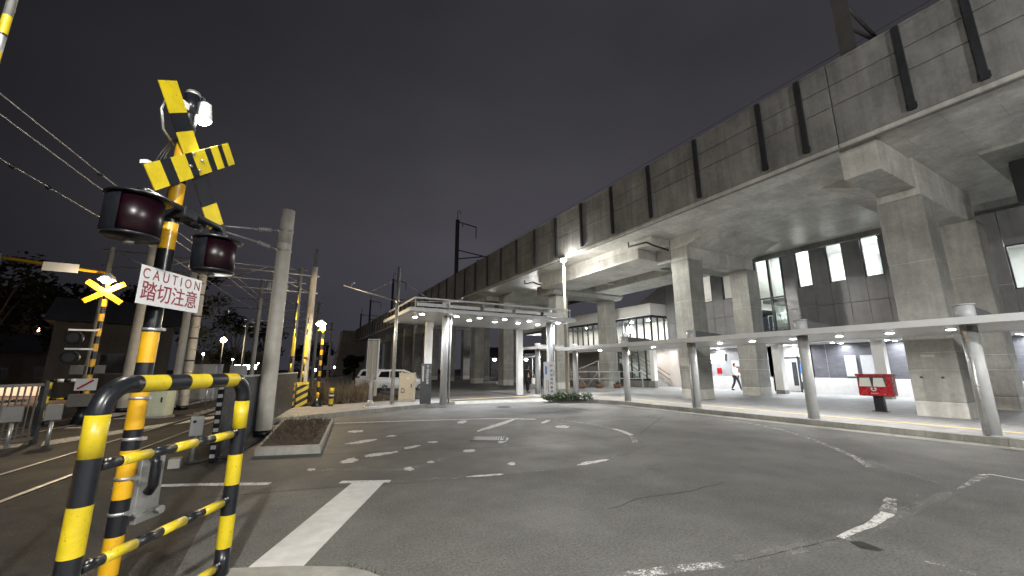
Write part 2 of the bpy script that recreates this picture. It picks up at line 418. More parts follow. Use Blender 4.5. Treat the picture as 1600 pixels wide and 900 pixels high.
sheet('road_marking', ribbon([(7.6, 8.2), (7.48, 7.75), (7.25, 7.25)], .14), 'patch_line', .0045)
PATCH = [[(1.49, 11.28), (1.85, 11.26), (1.82, 10.9), (1.5, 10.87)], [(1.28, 9.55), (1.96, 9.76), (1.93, 9.49), (1.26, 9.2)], [(2.19, 10.01), (2.39, 10.06), (2.39, 9.82), (2.18, 9.86)],
 [(.93, 7.71), (1.17, 7.93), (1.25, 7.75), (1.15, 7.52), (.96, 7.53)], [(1.35, 8.06), (1.95, 8.13), (1.98, 7.98), (1.66, 7.84), (1.37, 7.86)], [(2.19, 8.41), (2.55, 8.53), (2.55, 8.41), (2.2, 8.17)],
 [(.42, 7.44), (.56, 7.39), (.52, 7.24), (.43, 7.29)], [(1.77, 6.75), (1.92, 6.73), (1.88, 6.49), (1.75, 6.52)], [(2.22, 6.98), (2.36, 6.99), (2.33, 6.84), (2.2, 6.83)], [(2.79, 8.79), (3.01, 8.73), (2.97, 8.55), (2.76, 8.64)],
 [(3.13, 7.59), (3.37, 7.54), (3.31, 7.33), (3.05, 7.34)], [(4.31, 9.72), (6.29, 11.3), (6.49, 11.2), (4.44, 9.5)], [(4.58, 11.6), (4.99, 11.77), (4.62, 11.08), (4.42, 11.13)], [(6.53, 10.1), (7.19, 10.64), (7.22, 10.48), (6.51, 9.88)],
 [(6.5, 9.37), (6.91, 9.36), (6.79, 8.94), (6.43, 8.89)], [(3.38, 6.24), (3.51, 6.21), (3.41, 6.02), (3.3, 6.03)], [(2.49, 5.79), (3.0, 5.65), (2.96, 5.57), (2.46, 5.69)], [(4.26, 5.5), (4.56, 5.65), (5.04, 5.6), (4.94, 5.52), (4.41, 5.46)], [(4.09, 8.05), (4.63, 8.54), (4.43, 8.1), (4.07, 7.79)]]
def ragged(poly):
    """irregular rounded outline for a scrap of old paint"""
    n = len(poly); p = [Vector(q) for q in poly]; o = []
    for _ in range(2):                                   # corner cutting rounds the scrap off
        q = []
        for a, b in zip(p, p[1:] + p[:1]): q += [a.lerp(b, .27), a.lerp(b, .73)]
        p = q
    p2 = []
    for a, b in zip(p, p[1:] + p[:1]): p2 += [a, a.lerp(b, .5)]
    c = sum(p2, Vector((0, 0))) / len(p2)
    return [tuple(c + (v - c) * random.uniform(.82, 1.22)) for v in p2]
sheet('road_marking', [ragged(p) for p in PATCH], 'patch_line', .005)
ARC = [(11.9, 9.6), (11.86, 7.96), (11.62, 6.87), (11.18, 5.95), (10.35, 4.93), (9.43, 4.02), (8.87, 3.54), (8.24, 3.11), (7.49, 2.67), (6.8, 2.37), (6.36, 2.26), (5.78, 2.13), (5.31, 2.09), (4.63, 2.08)]
sheet('road_marking', ribbon(ARC[:8], .10, .13), 'worn_line')
sheet('road_marking', ribbon([(9.4, 4.0), (8.87, 3.54), (8.3, 3.15)], .07), 'worn_line', .0045)
sheet('road_marking', ribbon(jitter([(6.55, 2.33), (5.85, 2.14)], .012), .10, .15), 'worn_line')
sheet('road_marking', ribbon(jitter([(5.85, 2.14), (5.43, 2.08), (4.64, 2.08)], .012), .12, .06), 'patch_line', .0045)
sheet('road_marking', ribbon([(9.05, 2.13), (9.24, 2.06), (9.14, 1.6)], .06), 'patch_line')
sheet('road_marking', ribbon([(9.05, 2.09), (8.4, 2.07), (7.76, 2.05)], .11, .03), 'worn_line', .0045)
sheet('road_marking', ribbon([(1.8, 2.62), (2.52, 2.51), (2.83, 2.43), (3.2, 2.30)], .14, .1), 'worn_line')
sheet('road_marking', ribbon([(2.3, 2.55), (2.83, 2.43), (3.1, 2.33)], .1), 'worn_line', .0046)
sheet('road_marking', ribbon([(4.69, 1.52), (4.72, 1.43), (4.73, 1.25)], .03), 'worn_line')
sheet('road_marking', ribbon([(-.33, 16.1), (.78, 15.6)], .12), 'patch_line', .14)
sheet('road_marking', [[(-4.5, 13.0), (-4.25, 12.2), (-1.4, 17.0), (-1.75, 17.25)], [(-8.5, 10.2), (-8.3, 9.6), (-4.6, 12.3), (-4.75, 12.9)], [(-5.2, 15.5), (-4.2, 15.3), (-4.1, 15.45), (-5.1, 15.7)]], 'patch_line')
sheet('tar_seam', ribbon(jitter([(-.54, 8.63), (.64, 8.49), (2.35, 8.03), (4.18, 7.36), (5.74, 7.35), (7.56, 7.28), (11, 9.5)], .015), .03), 'tar', .003)
sheet('tar_seam', ribbon(jitter([(3.3, 3.7), (3.89, 3.8), (4.34, 3.76), (4.78, 3.71), (5.45, 3.75)], .022), .014), 'tar', .003)
sheet('tar_seam', ribbon(jitter([(-3.3, 6.1), (-1.9, 6.6), (-.4, 6.4), (.9, 6.1)], .02), .02) + ribbon(jitter([(-1.9, 5.2), (-1.3, 6.2), (-.8, 8.2), (-.3, 8.7)], .02), .02) + ribbon(jitter([(3.34, 2.27), (3.66, 2.21), (4.03, 2.16), (4.6, 2.08)], .006), .012), 'tar', .003)
sheet('tar_patch', [[(4.62, 2.0), (4.72, 1.94), (4.67, 1.77), (4.6, 1.78), (4.54, 1.89)]], 'tar', .0035)
sheet('tactile_strip', [[(14.15, -12), (14.42, -12), (14.42, 17.4), (14.15, 17.4)], [(6.5, 17.75), (11.9, 18.1), (14.42, 17.42), (14.42, 17.7), (11.9, 18.38), (6.5, 18.02)]], 'tactile', .136)
M['ghost_line'] = worn_paint('ghost of old line', (.30, .295, .28), 1.0, 1.25, 5)
sheet('road_marking', sum([ribbon(jitter(g, .012), .15) for g in ([(.95, 7.6), (1.7, 8.05), (2.5, 8.45), (2.95, 8.65)], [(1.2, 9.3), (1.95, 9.62), (2.35, 9.95)], [(.4, 7.35), (1.8, 6.6), (2.3, 6.9), (3.25, 7.45)], [(4.4, 9.6), (4.2, 8.2), (3.3, 7.4)], [(1.35, 6.1), (2.5, 5.7), (3.0, 5.6), (4.4, 5.52), (5.05, 5.6), (6.3, 6.3), (7.1, 7.1)], [(6.55, 9.9), (6.65, 9.1)], [(3.35, 6.1), (4.1, 7.8)], [(8.9, 3.5), (7.7, 2.05), (4.6, 2.05), (3.1, 2.33)])], []), 'ghost_line', .0035)
sheet('worn_asphalt', [[(-.58, 7.0), (.9, 6.0), (2.5, 5.62), (4.4, 5.3), (6.5, 6.1), (7.5, 7.4), (7.7, 9.2), (7.0, 10.9), (5.9, 11.8), (3.6, 12.5), (1.35, 13.0), (-.58, 13.45)]], 'asphalt_smooth', .0018)
# drain grating
mb = MB()
mb.box(-.36, .36, -.03, .03, .002, .012, 'steel_dark', Matrix.Translation((0, -.3, 0))); mb.box(-.36, .36, -.03, .03, .002, .012, 'steel_dark', Matrix.Translation((0, .3, 0)))
for s in (-1, 1): mb.box(s * .36 - .03, s * .36 + .03, -.33, .33, .002, .0125, 'steel_dark')
for k in range(13): mb.box(-.33 + k * .055 - .012, -.33 + k * .055 + .012, -.29, .29, .001, .009, 'steel')
o = mb.build('drain_grating', loc=(4.13, 8.5, .002), rz=R(-30)); tag(o, 'rectangular steel drain grating set in the asphalt turning circle', 'drain')

mb = MB(); mb.cyl((0, 0, .001), (0, 0, .010), .31, .31, 'steel_dark', 28); mb.cyl((0, 0, .010), (0, 0, .013), .27, .27, 'tar', 28)
for k in range(5): mb.box(-.2, .2, -.18 + k * .09 - .012, -.18 + k * .09 + .012, .013, .016, 'steel_dark')
tag(mb.build('manhole_cover', loc=(7.9, 14.9, .002)), 'round dark manhole cover in the asphalt before the entrance canopy', 'manhole cover')
mb = MB()
for k in range(90):
    t = random.random(); x = .52 + .5 * t + random.gauss(0, .03); y = 3.72 - .62 * t + random.gauss(0, .03); p = Vector((x, y, .0)); q = p + Vector((random.gauss(0, .03), random.gauss(0, .03), random.uniform(.02, .06))); w_ = Vector((random.uniform(-1, 1), random.uniform(-1, 1), 0)).normalized() * .006
    mb.face([p - w_, p + w_, q], 'leaf')
struct(mb.build('kerb_moss', fixn=False), 'stuff')
# railway
def track_x(y, off): return off + .135 * (y - 10)
mb = MB()
for off, nm in ((-2.45, 'rail'), (-3.45, 'rail'), (-5.9, 'rail'), (-6.9, 'rail')):
    mb = MB(); ys = [-8, 0, 5, 10, 14, 17, 30, 60, 110]
    for k, (y0, y1) in enumerate(zip(ys, ys[1:])):
        x0, x1 = track_x(y0, off), track_x(y1, off); zt = .022
        for (a, b, z0, z1, m) in ((-.035, .035, -.03, zt, 'rail_top'), ):
            mb.face([(x0 + a, y0, zt), (x0 + b, y0, zt), (x1 + b, y1, zt), (x1 + a, y1, zt)], 'steel')
            mb.face([(x0 + a, y0, -.05), (x0 + a, y0, zt), (x1 + a, y1, zt), (x1 + a, y1, -.05)], 'steel_dark')
            mb.face([(x0 + b, y0, zt), (x0 + b, y0, -.05), (x1 + b, y1, -.05), (x1 + b, y1, zt)], 'steel_dark')
        mb.face([(x0 + .035, y0, .006), (x0 + .14, y0, .006), (x1 + .14, y1, .006), (x1 + .035, y1, .006)], 'tar')
    struct(mb.build('rail', fixn=False))
mb = MB()
for off in (-2.95, -6.4):
    y = 18.0
    while y < 70:
        mb.box(track_x(y, off) - 1.0, track_x(y, off) + 1.0, y - .11, y + .11, -.05, -.01, 'pole_concrete'); y += .7
struct(mb.build('sleepers'))

# ------------------------------------------------------------------ viaduct
V = thing('railway_viaduct', 'long grey concrete railway viaduct on paired square columns over the station', 'viaduct', (0, 0, 0))
ZS = 8.15
JO = [-12, 4.6, 12.75, 24.1, 32.3, 38.7, 47.0, 53.3, 61.6, 67.9, 76.2, 82.5, 90.8, 102]
for a, b in zip(JO, JO[1:]):
    mb = MB(); mb.box(13.86, 24.5, a + .01, b - .01, ZS, 8.5, 'soffit'); mb.build('deck_slab', V, bev=.02)
    mb = MB()
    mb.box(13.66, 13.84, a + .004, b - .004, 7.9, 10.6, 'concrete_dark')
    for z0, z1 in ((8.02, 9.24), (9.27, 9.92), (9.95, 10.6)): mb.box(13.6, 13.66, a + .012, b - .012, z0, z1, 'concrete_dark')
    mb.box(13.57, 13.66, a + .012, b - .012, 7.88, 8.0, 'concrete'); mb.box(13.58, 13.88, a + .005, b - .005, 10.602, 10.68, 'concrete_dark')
    mb.build('parapet', V, bev=.012)
    mb = MB(); mb.box(24.3, 24.56, a + .004, b - .004, 7.9, 10.6, 'concrete_dark'); mb.build('parapet', V)
posts = [-.75, .5, 1.70, 2.95, 5.39, 6.64] + [9.16 + 2.42 * k for k in range(38)]
for y in posts:
    mb = MB(); mb.box(13.50, 13.599, y - .07, y + .07, 8.12, 10.62, 'steel_dark'); mb.box(13.535, 13.565, y - .1, y + .1, 8.14, 8.3, 'steel_dark'); mb.build('parapet_post', V)
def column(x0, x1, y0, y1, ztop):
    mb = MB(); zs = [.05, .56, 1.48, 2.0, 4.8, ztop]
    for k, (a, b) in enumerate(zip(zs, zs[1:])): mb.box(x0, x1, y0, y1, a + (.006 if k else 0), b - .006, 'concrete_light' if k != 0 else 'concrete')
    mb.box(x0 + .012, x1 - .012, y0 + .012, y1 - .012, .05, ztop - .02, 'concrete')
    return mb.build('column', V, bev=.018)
bent_ys = [(-4.6, -3.5), (3.9, 5.0), (12.35, 13.35), (23.6, 24.6), (31.85, 32.85), (38.2, 39.2), (46.5, 47.5), (52.8, 53.8), (61.1, 62.1), (67.4, 68.4), (75.7, 76.7), (82, 83), (90.3, 91.3)]
for k, (a, b) in enumerate(bent_ys):
    top = 6.9 if k != 3 else 6.86
    column(16.85, 17.9, a, b, top); column(21.5, 22.5, a - .14, b - .14, top)
for k, (a, b) in enumerate(bent_ys):
    if k == 3: continue
    mb = MB(); mb.box(16.86, 22.49, a + .02, b - .02, 6.9, 7.55, 'concrete'); mb.box(16.86, 22.49, a + .02, b - .02, 7.556, ZS - .003, 'concrete'); mb.build('cap_beam', V, bev=.02)
def haunch(y, sgn):
    mb = MB(); mb.prism([(y, 7.56), (y, ZS - .004), (y + sgn * 1.5, ZS - .004)], 16.88, 22.47, 'x', 'concrete'); mb.build('haunch', V)
frames = [(1, 2), (3, 4), (5, 6), (7, 8), (9, 10), (11, 12)]
for i, j in frames[:4]:
    if i != 3: haunch(bent_ys[i][1] - .02, 1)
    haunch(bent_ys[j][0] + .02, -1)
# bracket of the nearest bent, and corbels
mb = MB(); mb.box(14.25, 16.84, 3.98, 4.85, 7.13, ZS - .004, 'concrete'); mb.build('bracket', V, bev=.02)
for y0 in (13.34, 32.84):
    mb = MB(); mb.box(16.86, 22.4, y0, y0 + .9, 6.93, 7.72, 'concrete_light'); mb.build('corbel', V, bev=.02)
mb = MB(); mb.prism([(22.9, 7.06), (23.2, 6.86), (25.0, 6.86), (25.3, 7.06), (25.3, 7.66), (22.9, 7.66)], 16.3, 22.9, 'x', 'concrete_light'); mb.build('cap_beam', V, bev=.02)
def girder(x0, x1, y0, y1):
    mb = MB(); mb.box(x0, x1, y0, y1, 7.74, ZS - .004, 'concrete'); mb.box(x0 - .0, x1 + .0, y0 + .95, y1 - .4, 7.2, 7.738, 'concrete'); mb.build('girder', V, bev=.02)
for y0, y1 in ((13.4, 24.0), (32.9, 38.15), (47.6, 52.7)):
    girder(15.6, 18.4, y0, y1); girder(20.0, 22.6, y0, y1)
    for yy in (y0 + 2.6, y1 - 3.4): mb = MB(); mb.box(18.41, 19.99, yy, yy + .35, 7.4, ZS - .004, 'concrete'); mb.build('diaphragm', V)
# lighter soffit panel of the neighbouring span and the small drain pipes under the slab
mb = MB(); mb.box(18.15, 22.9, -3.4, 2.8, 8.0, ZS - .004, 'concrete_light'); mb.build('girder', V, bev=.02)
for (x, y) in ((15.2, 13.3), (15.2, 24.0)):
    mb = MB(); mb.tube([(x, y + 1.3, 7.85), (x, y + .1, 7.75), (x + .3, y - .05, 7.6), (x + 1.4, y - .05, 7.5)], .05, 'steel_dark'); mb.tube([(x, y + 1.3, 8.1), (x, y + 1.3, 7.8)], .04, 'steel_dark'); mb.build('drain_pipe', V)
mb = MB()
for (x, y0, y1) in ((16.845, 4.36, 4.66),): mb.box(x - .012, x, y0, y1, 1.86, 1.94, 'sign_white')
mb.build('column_plate', V)
mb = MB()
mb = None
for y in (4.28, 4.74): mb = MB(); mb.cyl((16.82, y, 1.265), (16.85, y, 1.265), .035, .035, 'steel_dark', 10); mb.build('anchor_bolt', V)
# catenary masts on the viaduct
def mast(name_label, y, h=16.6, mm='steel_dark'):
    t = thing('catenary_mast', name_label, 'mast', (14.35, y, 8.5), 0, 'catenary masts on the viaduct')
    mb = MB(); mb.box(-.16, .16, -.16, .16, 0, h - 8.5, mm); mb.tube([(0, 0, h - 8.5), (0, 0, h - 7.6), (.12, 0, h - 7.4), (.28, 0, h - 7.5), (.28, 0, h - 7.8)], .035, mm); mb.build('post', t)
    mb = MB(); mb.tube([(0, 0, h - 8.7), (2.2, 0, h - 8.95)], .06, mm); mb.tube([(2.15, 0, h - 8.95), (2.15, 0, h - 10.2)], .05, mm); mb.tube([(.6, 0, h - 8.8), (.6, 0, h - 9.2)], .05, mm)
    mb.tube([(0, 0, h - 11.8), (3.3, 0, h - 12.1)], .06, mm); mb.tube([(0, 0, h - 12.8), (2.9, 0, h - 12.15)], .06, mm); mb.tube([(2.3, 0, h - 12.7), (3.6, 0, h - 12.3)], .05, mm); mb.build('bracket_arm', t)
mast('tallest dark catenary mast on the viaduct with two bracket arms above the canopy', 37.6, 17.0)
mast('dark catenary mast on the viaduct, next one beyond the tallest mast', 67, 16.4)
mast('faint far catenary mast on the viaduct, third in the row', 88, 16)
mast('faintest catenary mast at the far end of the viaduct', 100, 14.5)
mast('thick shadowy catenary mast above the nearest parapet at the picture top', 4.2, 16.5, 'fence_gray')
# wires over the viaduct
mb = MB(); mb.tube([(14.7, -4, 11.6), (14.7, 40, 11.5), (14.7, 98, 11.6)], .008, 'black_matte', 5); o = mb.build('overhead_wire'); tag(o, 'thin overhead wire strung above the viaduct parapet', 'wire')
# end block of the viaduct
E0 = thing('viaduct_end_wall', 'dark tapered concrete block closing the far end of the viaduct', 'abutment', (0, 102.2, 0))
mb = MB(); mb.prism([(9.7, -.1), (16.5, -.1), (16.5, 10.2), (11.0, 10.2)], 0, 6, 'y', 'concrete_dark'); mb.build('wall', E0)
mb = MB(); mb.box(10.9, 16.6, -.1, 6.1, 10.204, 10.5, 'concrete_dark'); mb.build('coping', E0)
mb = MB(); mb.prism([(8.9, -.1), (9.7, -.1), (11.0, 10.2), (10.7, 10.2)], .8, 1.6, 'y', 'concrete'); mb.build('buttress', E0)
mb = MB(); mb.box(19.55, 19.95, 1.7, 2.45, 6.6, 7.99, 'black_matte'); mb.box(19.7, 19.8, 2.0, 2.1, 7.985, 8.0, 'steel_dark'); mb.box(19.58, 19.92, 2.45, 2.47, 6.65, 7.9, 'steel_dark')
tag(mb.build('hanging_box', bev=.02), 'black equipment box hanging below the viaduct at the frame edge', 'equipment box')

# ------------------------------------------------------------------ walkway canopy along the kerb
W = thing('walkway_canopy', 'long low white walkway canopy on round grey posts along the kerb', 'canopy', (0, 0, 0))
mb = MB(); mb.box(12.62, 16.2, -12, 17.6, 2.475, 2.545, 'canopy_gray'); mb.build('roof', W)
mb = MB(); mb.box(12.55, 12.618, -12, 17.66, 2.46, 2.62, 'canopy_gray'); mb.box(16.202, 16.26, -12, 17.66, 2.46, 2.62, 'canopy_gray'); mb.build('fascia', W, bev=.01)
for y in (-4.1, -.6, 2.79, 6.12, 9.86, 13.3):
    mb = MB(); mb.cyl((13.22, y, .12), (13.22, y, 2.472), .138, .138, 'gray_paint', 24); mb.cyl((13.22, y, .128), (13.22, y, .15), .15, .15, 'gray_paint', 24)
    mb.cyl((13.22, y, 2.55), (13.22, y, 2.92), .165, .165, 'gray_paint', 24); mb.cyl((13.22, y, 2.922), (13.22, y, 2.95), .185, .185, 'gray_paint', 24); p = mb.build('post', W)
    mb = MB(); mb.prism([(13.36, 2.62), (13.36, 2.94), (14.6, 2.90), (15.9, 2.70), (15.9, 2.62)], y - .07, y + .07, 'y', 'beam_dark'); mb.build('beam', W, bev=.01)
for y in (2.79, 9.86):
    mb = MB(); mb.tube([(13.035, y + .03, .13), (13.035, y + .03, 2.1)], .033, 'steel', 12); mb.tube([(13.035, y + .03, 2.1), (13.035, y + .03, 2.47)], .036, 'beige_box', 12); mb.cyl((13.035, y + .03, 1.15), (13.035, y + .03, 1.19), .042, .042, 'steel'); mb.build('downpipe', W)
def downlight(parent, x, y, z, r=.085, m='led', power=20, col=(1, .97, .93), spread=165):
    mb = MB(); mb.cyl((x, y, z - .004), (x, y, z - .022), r + .03, r + .022, 'white_paint', 20); mb.cyl((x, y, z - .0225), (x, y, z - .028), r, r * .9, m, 20); mb.build('downlight', parent)
    if power: 
        l = lamp('AREA', (x, y, z - .06), power, col, .16); l.data.spread = R(spread)
for y in (-2.9, -.4, 1.1, 3.25, 4.4, 5.54, 6.78, 8.07, 9.27, 10.6, 12.43, 14.2, 15.9): downlight(W, 14.05 + random.uniform(-.02, .02), y, 2.475, power=2.9)
W2 = thing('cross_walkway_canopy', 'short low canopy joining the kerb walkway to the large entrance canopy', 'canopy', (0, 0, 0))
mb = MB(); mb.box(11.9, 16.2, 18.5, 20.4, 2.62, 2.70, 'canopy_gray'); mb.box(11.85, 16.25, 18.44, 18.5, 2.60, 2.74, 'white_paint'); mb.box(11.85, 11.9, 18.5, 20.4, 2.6, 2.74, 'white_paint'); mb.build('roof', W2)
for x, y in ((12.6, 19.6), (15.0, 19.2)):
    mb = MB(); mb.cyl((x, y, .12), (x, y, 2.62), .155, .155, 'gray_paint', 24); mb.cyl((x, y, 2.70), (x, y, 2.98), .17, .17, 'gray_paint', 24); mb.build('post', W2)
    mb = MB(); mb.box(x + .15, x + 1.9, y - .06, y + .06, 2.72, 2.9, 'gray_paint'); mb.build('beam', W2)
for x in (13.2, 15.6): downlight(W2, x, 19.3, 2.62, power=2.9)

# ------------------------------------------------------------------ large entrance canopy
B = thing('entrance_canopy', 'tall white flat-roofed canopy with a railed roof edge over the drop-off', 'canopy', (0, 0, 0))
mb = MB(); mb.box(3.95, 11.75, 15.0, 19.8, 3.74, 3.80, 'canopy_gray'); mb.build('soffit', B)
mb = MB()
mb.box(3.9, 11.8, 14.93, 14.999, 3.72, 3.86, 'white_paint'); mb.box(3.88, 3.949, 15.0, 19.8, 3.72, 3.86, 'white_paint'); mb.box(11.751, 11.82, 15.0, 19.8, 3.72, 3.86, 'white_paint')
mb.build('fascia', B, bev=.008)
mb = MB(); mb.box(4.4, 11.4, 15.7, 19.6, 3.802, 3.92, 'steel_dark'); mb.build('roof_deck', B)
mb = MB(); mb.box(4.1, 11.65, 15.12, 15.17, 4.24, 4.30, 'white_paint'); mb.box(4.1, 4.15, 15.17, 19.7, 4.24, 4.30, 'white_paint'); mb.build('roof_rail', B)
for x in (4.13, 5.5, 7.05, 8.6, 10.1, 11.6): mb = MB(); mb.box(x - .02, x + .02, 15.125, 15.165, 3.80, 4.24, 'gray_paint'); mb.build('rail_post', B)
for x0, x1 in ((4.22, 5.42), (5.6, 6.95), (7.15, 8.5), (8.7, 10.0), (10.2, 11.5)): mb = MB(); mb.box(x0, x1, 15.25, 15.27, 3.97, 4.10, 'white_paint'); mb.build('edge_panel', B)
for x, y, rr in ((5.73, 16.1, .15), (11.05, 16.1, .15)):
    mb = MB(); mb.cyl((x, y, .12), (x, y, 3.738), rr, rr, 'gray_paint', 24); mb.cyl((x, y, 4.06), (x, y, 4.34), rr + .01, rr + .01, 'white_paint', 24); mb.build('post', B)
    mb = MB(); mb.tube([(x + .2, y - .08, .13), (x + .2, y - .08, 3.73)], .045, 'steel'); mb.build('downpipe', B)
for x, y in ((5.75, 18.45), (11.25, 19.35)):
    mb = MB(); mb.box(x - .16, x + .16, y - .12, y + .12, .12, 3.738, 'white_paint'); mb.build('post', B, bev=.02)
for x, y in [(q, 15.85) for q in (4.62, 6.12, 7.2, 8.44, 9.75, 11.4)] + [(q, 16.9) for q in (4.63, 7.15, 8.47, 9.75, 10.9)]: downlight(B, x, y, 3.74, r=.1, power=2.3, col=(.94, .97, 1), spread=125)
for x in (6.4, 9.4): lamp('AREA', (x, 18.6, 3.70), 5, (.94, .97, 1), .2)

# ------------------------------------------------------------------ station building
S = thing('station_building', 'dark clad station building with tall lit windows behind the viaduct columns', 'station', (0, 0, 0))
PIT = .775; Y0 = 7.75; XU = 25.5
def ky(k): return Y0 + PIT * k
win_k = [0, 2, 4, 10, 12]
ups = MB()
for k in range(-14, 17):
    a, b = ky(k), ky(k + 1)
    if k in (6, 7): continue
    if -7 <= k <= -6: zs = [(3.1, 4.66), (6.5, 9.8)]
    elif k in win_k: zs = [(3.1, 4.9), (4.92, 6.1), (8.95, 9.8)]
    else: zs = [(3.1, 4.9), (4.92, 9.8)]
    for z0, z1 in zs: ups.box(XU, XU + .14, a + .008, b - .008, z0, z1, 'dark_panel')
ups.box(XU + .06, XU + .13, ky(-14), ky(-7), 3.1, 4.64, 'black_matte'); ups.build('upper_wall', S)
def window(y0, y1, z0, z1, nm='window', mull=()):
    mb = MB(); t = .045
    for (a, b, c, d) in ((y0, y1, z0, z0 + t), (y0, y1, z1 - t, z1), (y0, y0 + t, z0 + t, z1 - t), (y1 - t, y1, z0 + t, z1 - t)): mb.box(XU + .03, XU + .16, a, b, c, d, 'steel_dark')
    for y in mull: mb.box(XU + .04, XU + .15, y - .025, y + .025, z0 + t, z1 - t, 'steel_dark')
    w = mb.build(nm, S)
    mb = MB(); mb.box(XU + .085, XU + .095, y0 + t, y1 - t, z0 + t, z1 - t, 'glass'); mb.build('pane', w)
for k in win_k: window(ky(k) + .01, ky(k + 1) - .01, 6.1, 8.95)
window(ky(-7) + .01, ky(-5) - .01, 4.66, 6.5)
# glazed stair bay
mb = MB()
y0, y1 = ky(6), ky(8)
for z in (3.7, 5.72, 8.9): mb.box(XU + .02, XU + .14, y0 + .05, y1 - .05, z, z + .08, 'steel_dark')
for y in (y0, (y0 + y1) / 2, y1): mb.box(XU - .02, XU + .15, y - .05, y + .05, 3.2, 9.4, 'steel_dark')
bay = mb.build('window', S)
mb = MB(); mb.box(XU + .08, XU + .09, y0 + .05, y1 - .05, 3.78, 9.0, 'glass'); mb.build('pane', bay)
mb = MB(); mb.box(XU, XU + .14, y0, y1, 3.0, 3.7, 'white_paint'); mb.box(XU + 2.6, XU + 2.7, y0 - .5, y1 + .6, 3.1, 9.6, 'white_wall'); mb.box(XU + .3, XU + 2.4, y0 + .1, y1 - .1, 5.5, 5.7, 'concrete_light')
for k in range(7): mb.box(XU + .5 + k * .26, XU + .78 + k * .26, y0 + .15, y1 - .2, 3.5 + k * .26, 3.72 + k * .26, 'concrete_light')
for k in range(6): mb.box(XU + .4, XU + .43, y0 + .12 + k * .24, y0 + .15 + k * .24, 3.8, 4.7, 'steel')
mb.box(XU + .4, XU + .44, y0 + .1, y1 - .1, 4.7, 4.75, 'steel'); mb.build('stair_core', S)
# upper rooms
mb = MB()
def room(y0, y1, z0, z1, x1, wallm='white_wall'):
    mb.box(XU + .2, x1, y0, y1, z0 - .1, z0, wallm); mb.box(XU + .2, x1, y0, y1, z1, z1 + .1, 'ceiling'); mb.box(x1, x1 + .1, y0, y1, z0 - .1, z1 + .1, wallm)
    mb.box(XU + .15, x1, y0 - .1, y0, z0 - .1, z1 + .1, wallm); mb.box(XU + .15, x1, y1, y1 + .1, z0 - .1, z1 + .1, wallm)
room(6.6, 12.2, 5.3, 8.98, 31); room(14.3, 19.0, 5.3, 8.98, 30, 'cream_wall'); room(1.6, 4.6, 4.1, 7.0, 29); mb.build('interior', S)
mb = MB()
for x in (26.6, 28.0, 29.4):
    for y in (7.4, 8.9, 10.4, 11.7): mb.cyl((x, y, 8.978), (x, y, 8.96), .15, .15, 'led', 16)
for x in (26.6, 28.4):
    for y in (15.6, 17.2): mb.cyl((x, y, 8.978), (x, y, 8.96), .15, .15, 'led', 16)
mb.build('ceiling_light', S)
for x in (26.9, 29):
    for y in (8.2, 10.6): lamp('AREA', (x, y, 8.9), 4.6, (1, .98, .96), .6)
lamp('AREA', (27.5, 16.5, 8.9), 11, (1, .96, .92), .6); lamp('AREA', (27, 3.2, 6.9), 9, (1, .99, .97), .8)
lamp('AREA', (XU + 1.3, (y0 + y1) / 2 + .0, 8.9), 11, (.95, 1, .98), .5); lamp('AREA', (XU + 1.2, 13.1, 5.45), 8, (.95, 1, .98), .4)
# interior details seen through the panes
mb = MB()
for y in (7.9, 9.6, 11.2): mb.box(30.6, 30.95, y - .5, y + .4, 5.3, 6.6 + .2 * math.sin(y), 'steel_dark')
mb.box(27.5, 27.54, 7.2, 12, 6.2, 6.25, 'steel'); mb.box(28.7, 28.8, 8.0, 8.9, 5.3, 7.9, 'gray_paint'); mb.build('furniture', S)
# roof
mb = MB(); mb.prism([(25.2, 9.8), (34, 9.8), (34, 12.0), (29.6, 13)], -6, 21.0, 'y', 'dark_panel'); mb.prism([(20.92, 3.1), (21.02, 3.1), (21.02, 9.8), (20.92, 9.8)], 25.5, 34, 'x', 'dark_panel'); 
mb.build('roof', S)
mb = MB(); mb.prism([(21.03, 8.0), (24.6, 6.62), (24.6, 6.47), (21.03, 6.47)], 25.4, 33, 'x', 'dark_panel'); mb.build('sloped_roof', S)
# ground storey
mb = MB(); mb.box(26.5, 26.7, -12, 12.1, 1.0, 2.86, 'tile_wall'); mb.box(26.5, 26.7, 14.2, 21, 1.0, 2.86, 'dark_panel')
for y in (-2.2, 2.5, 6.9, 11.2, 16.3): mb.box(26.494, 26.5, y - .01, y + .01, 1.0, 2.86, 'steel')
mb.build('ground_wall', S)
mb = MB(); mb.box(26.46, 26.72, -12, 12.1, .12, 1.0, 'white_base'); mb.box(26.46, 26.72, 14.2, 21, .12, 1.0, 'white_base'); mb.build('plinth', S, bev=.01)
mb = MB(); mb.box(23.9, 26.8, -12, 20.9, 2.87, 3.08, 'ceiling'); mb.build('soffit', S)
mb = MB(); mb.box(23.82, 23.895, -12, 20.9, 2.82, 3.2, 'white_paint'); mb.build('fascia', S, bev=.01)
for y in (-1.1, 3.55, 8.2, 12.75, 17.4):
    mb = MB(); mb.box(24.35, 24.75, y - .22, y + .22, .33, 2.868, 'white_wall'); mb.box(24.33, 24.77, y - .24, y + .24, .12, .328, 'kerb'); mb.build('pillar', S, bev=.01)
for y in (-3, -.6, 1.6, 4.0, 6.0, 8.05, 10.3, 12.6, 15.0, 17.5, 19.4):
    for x in (25.2, 26.15): downlight(S, x, y, 2.87, power=6.2 if x < 26 else 2.3, col=(.92, .96, 1))
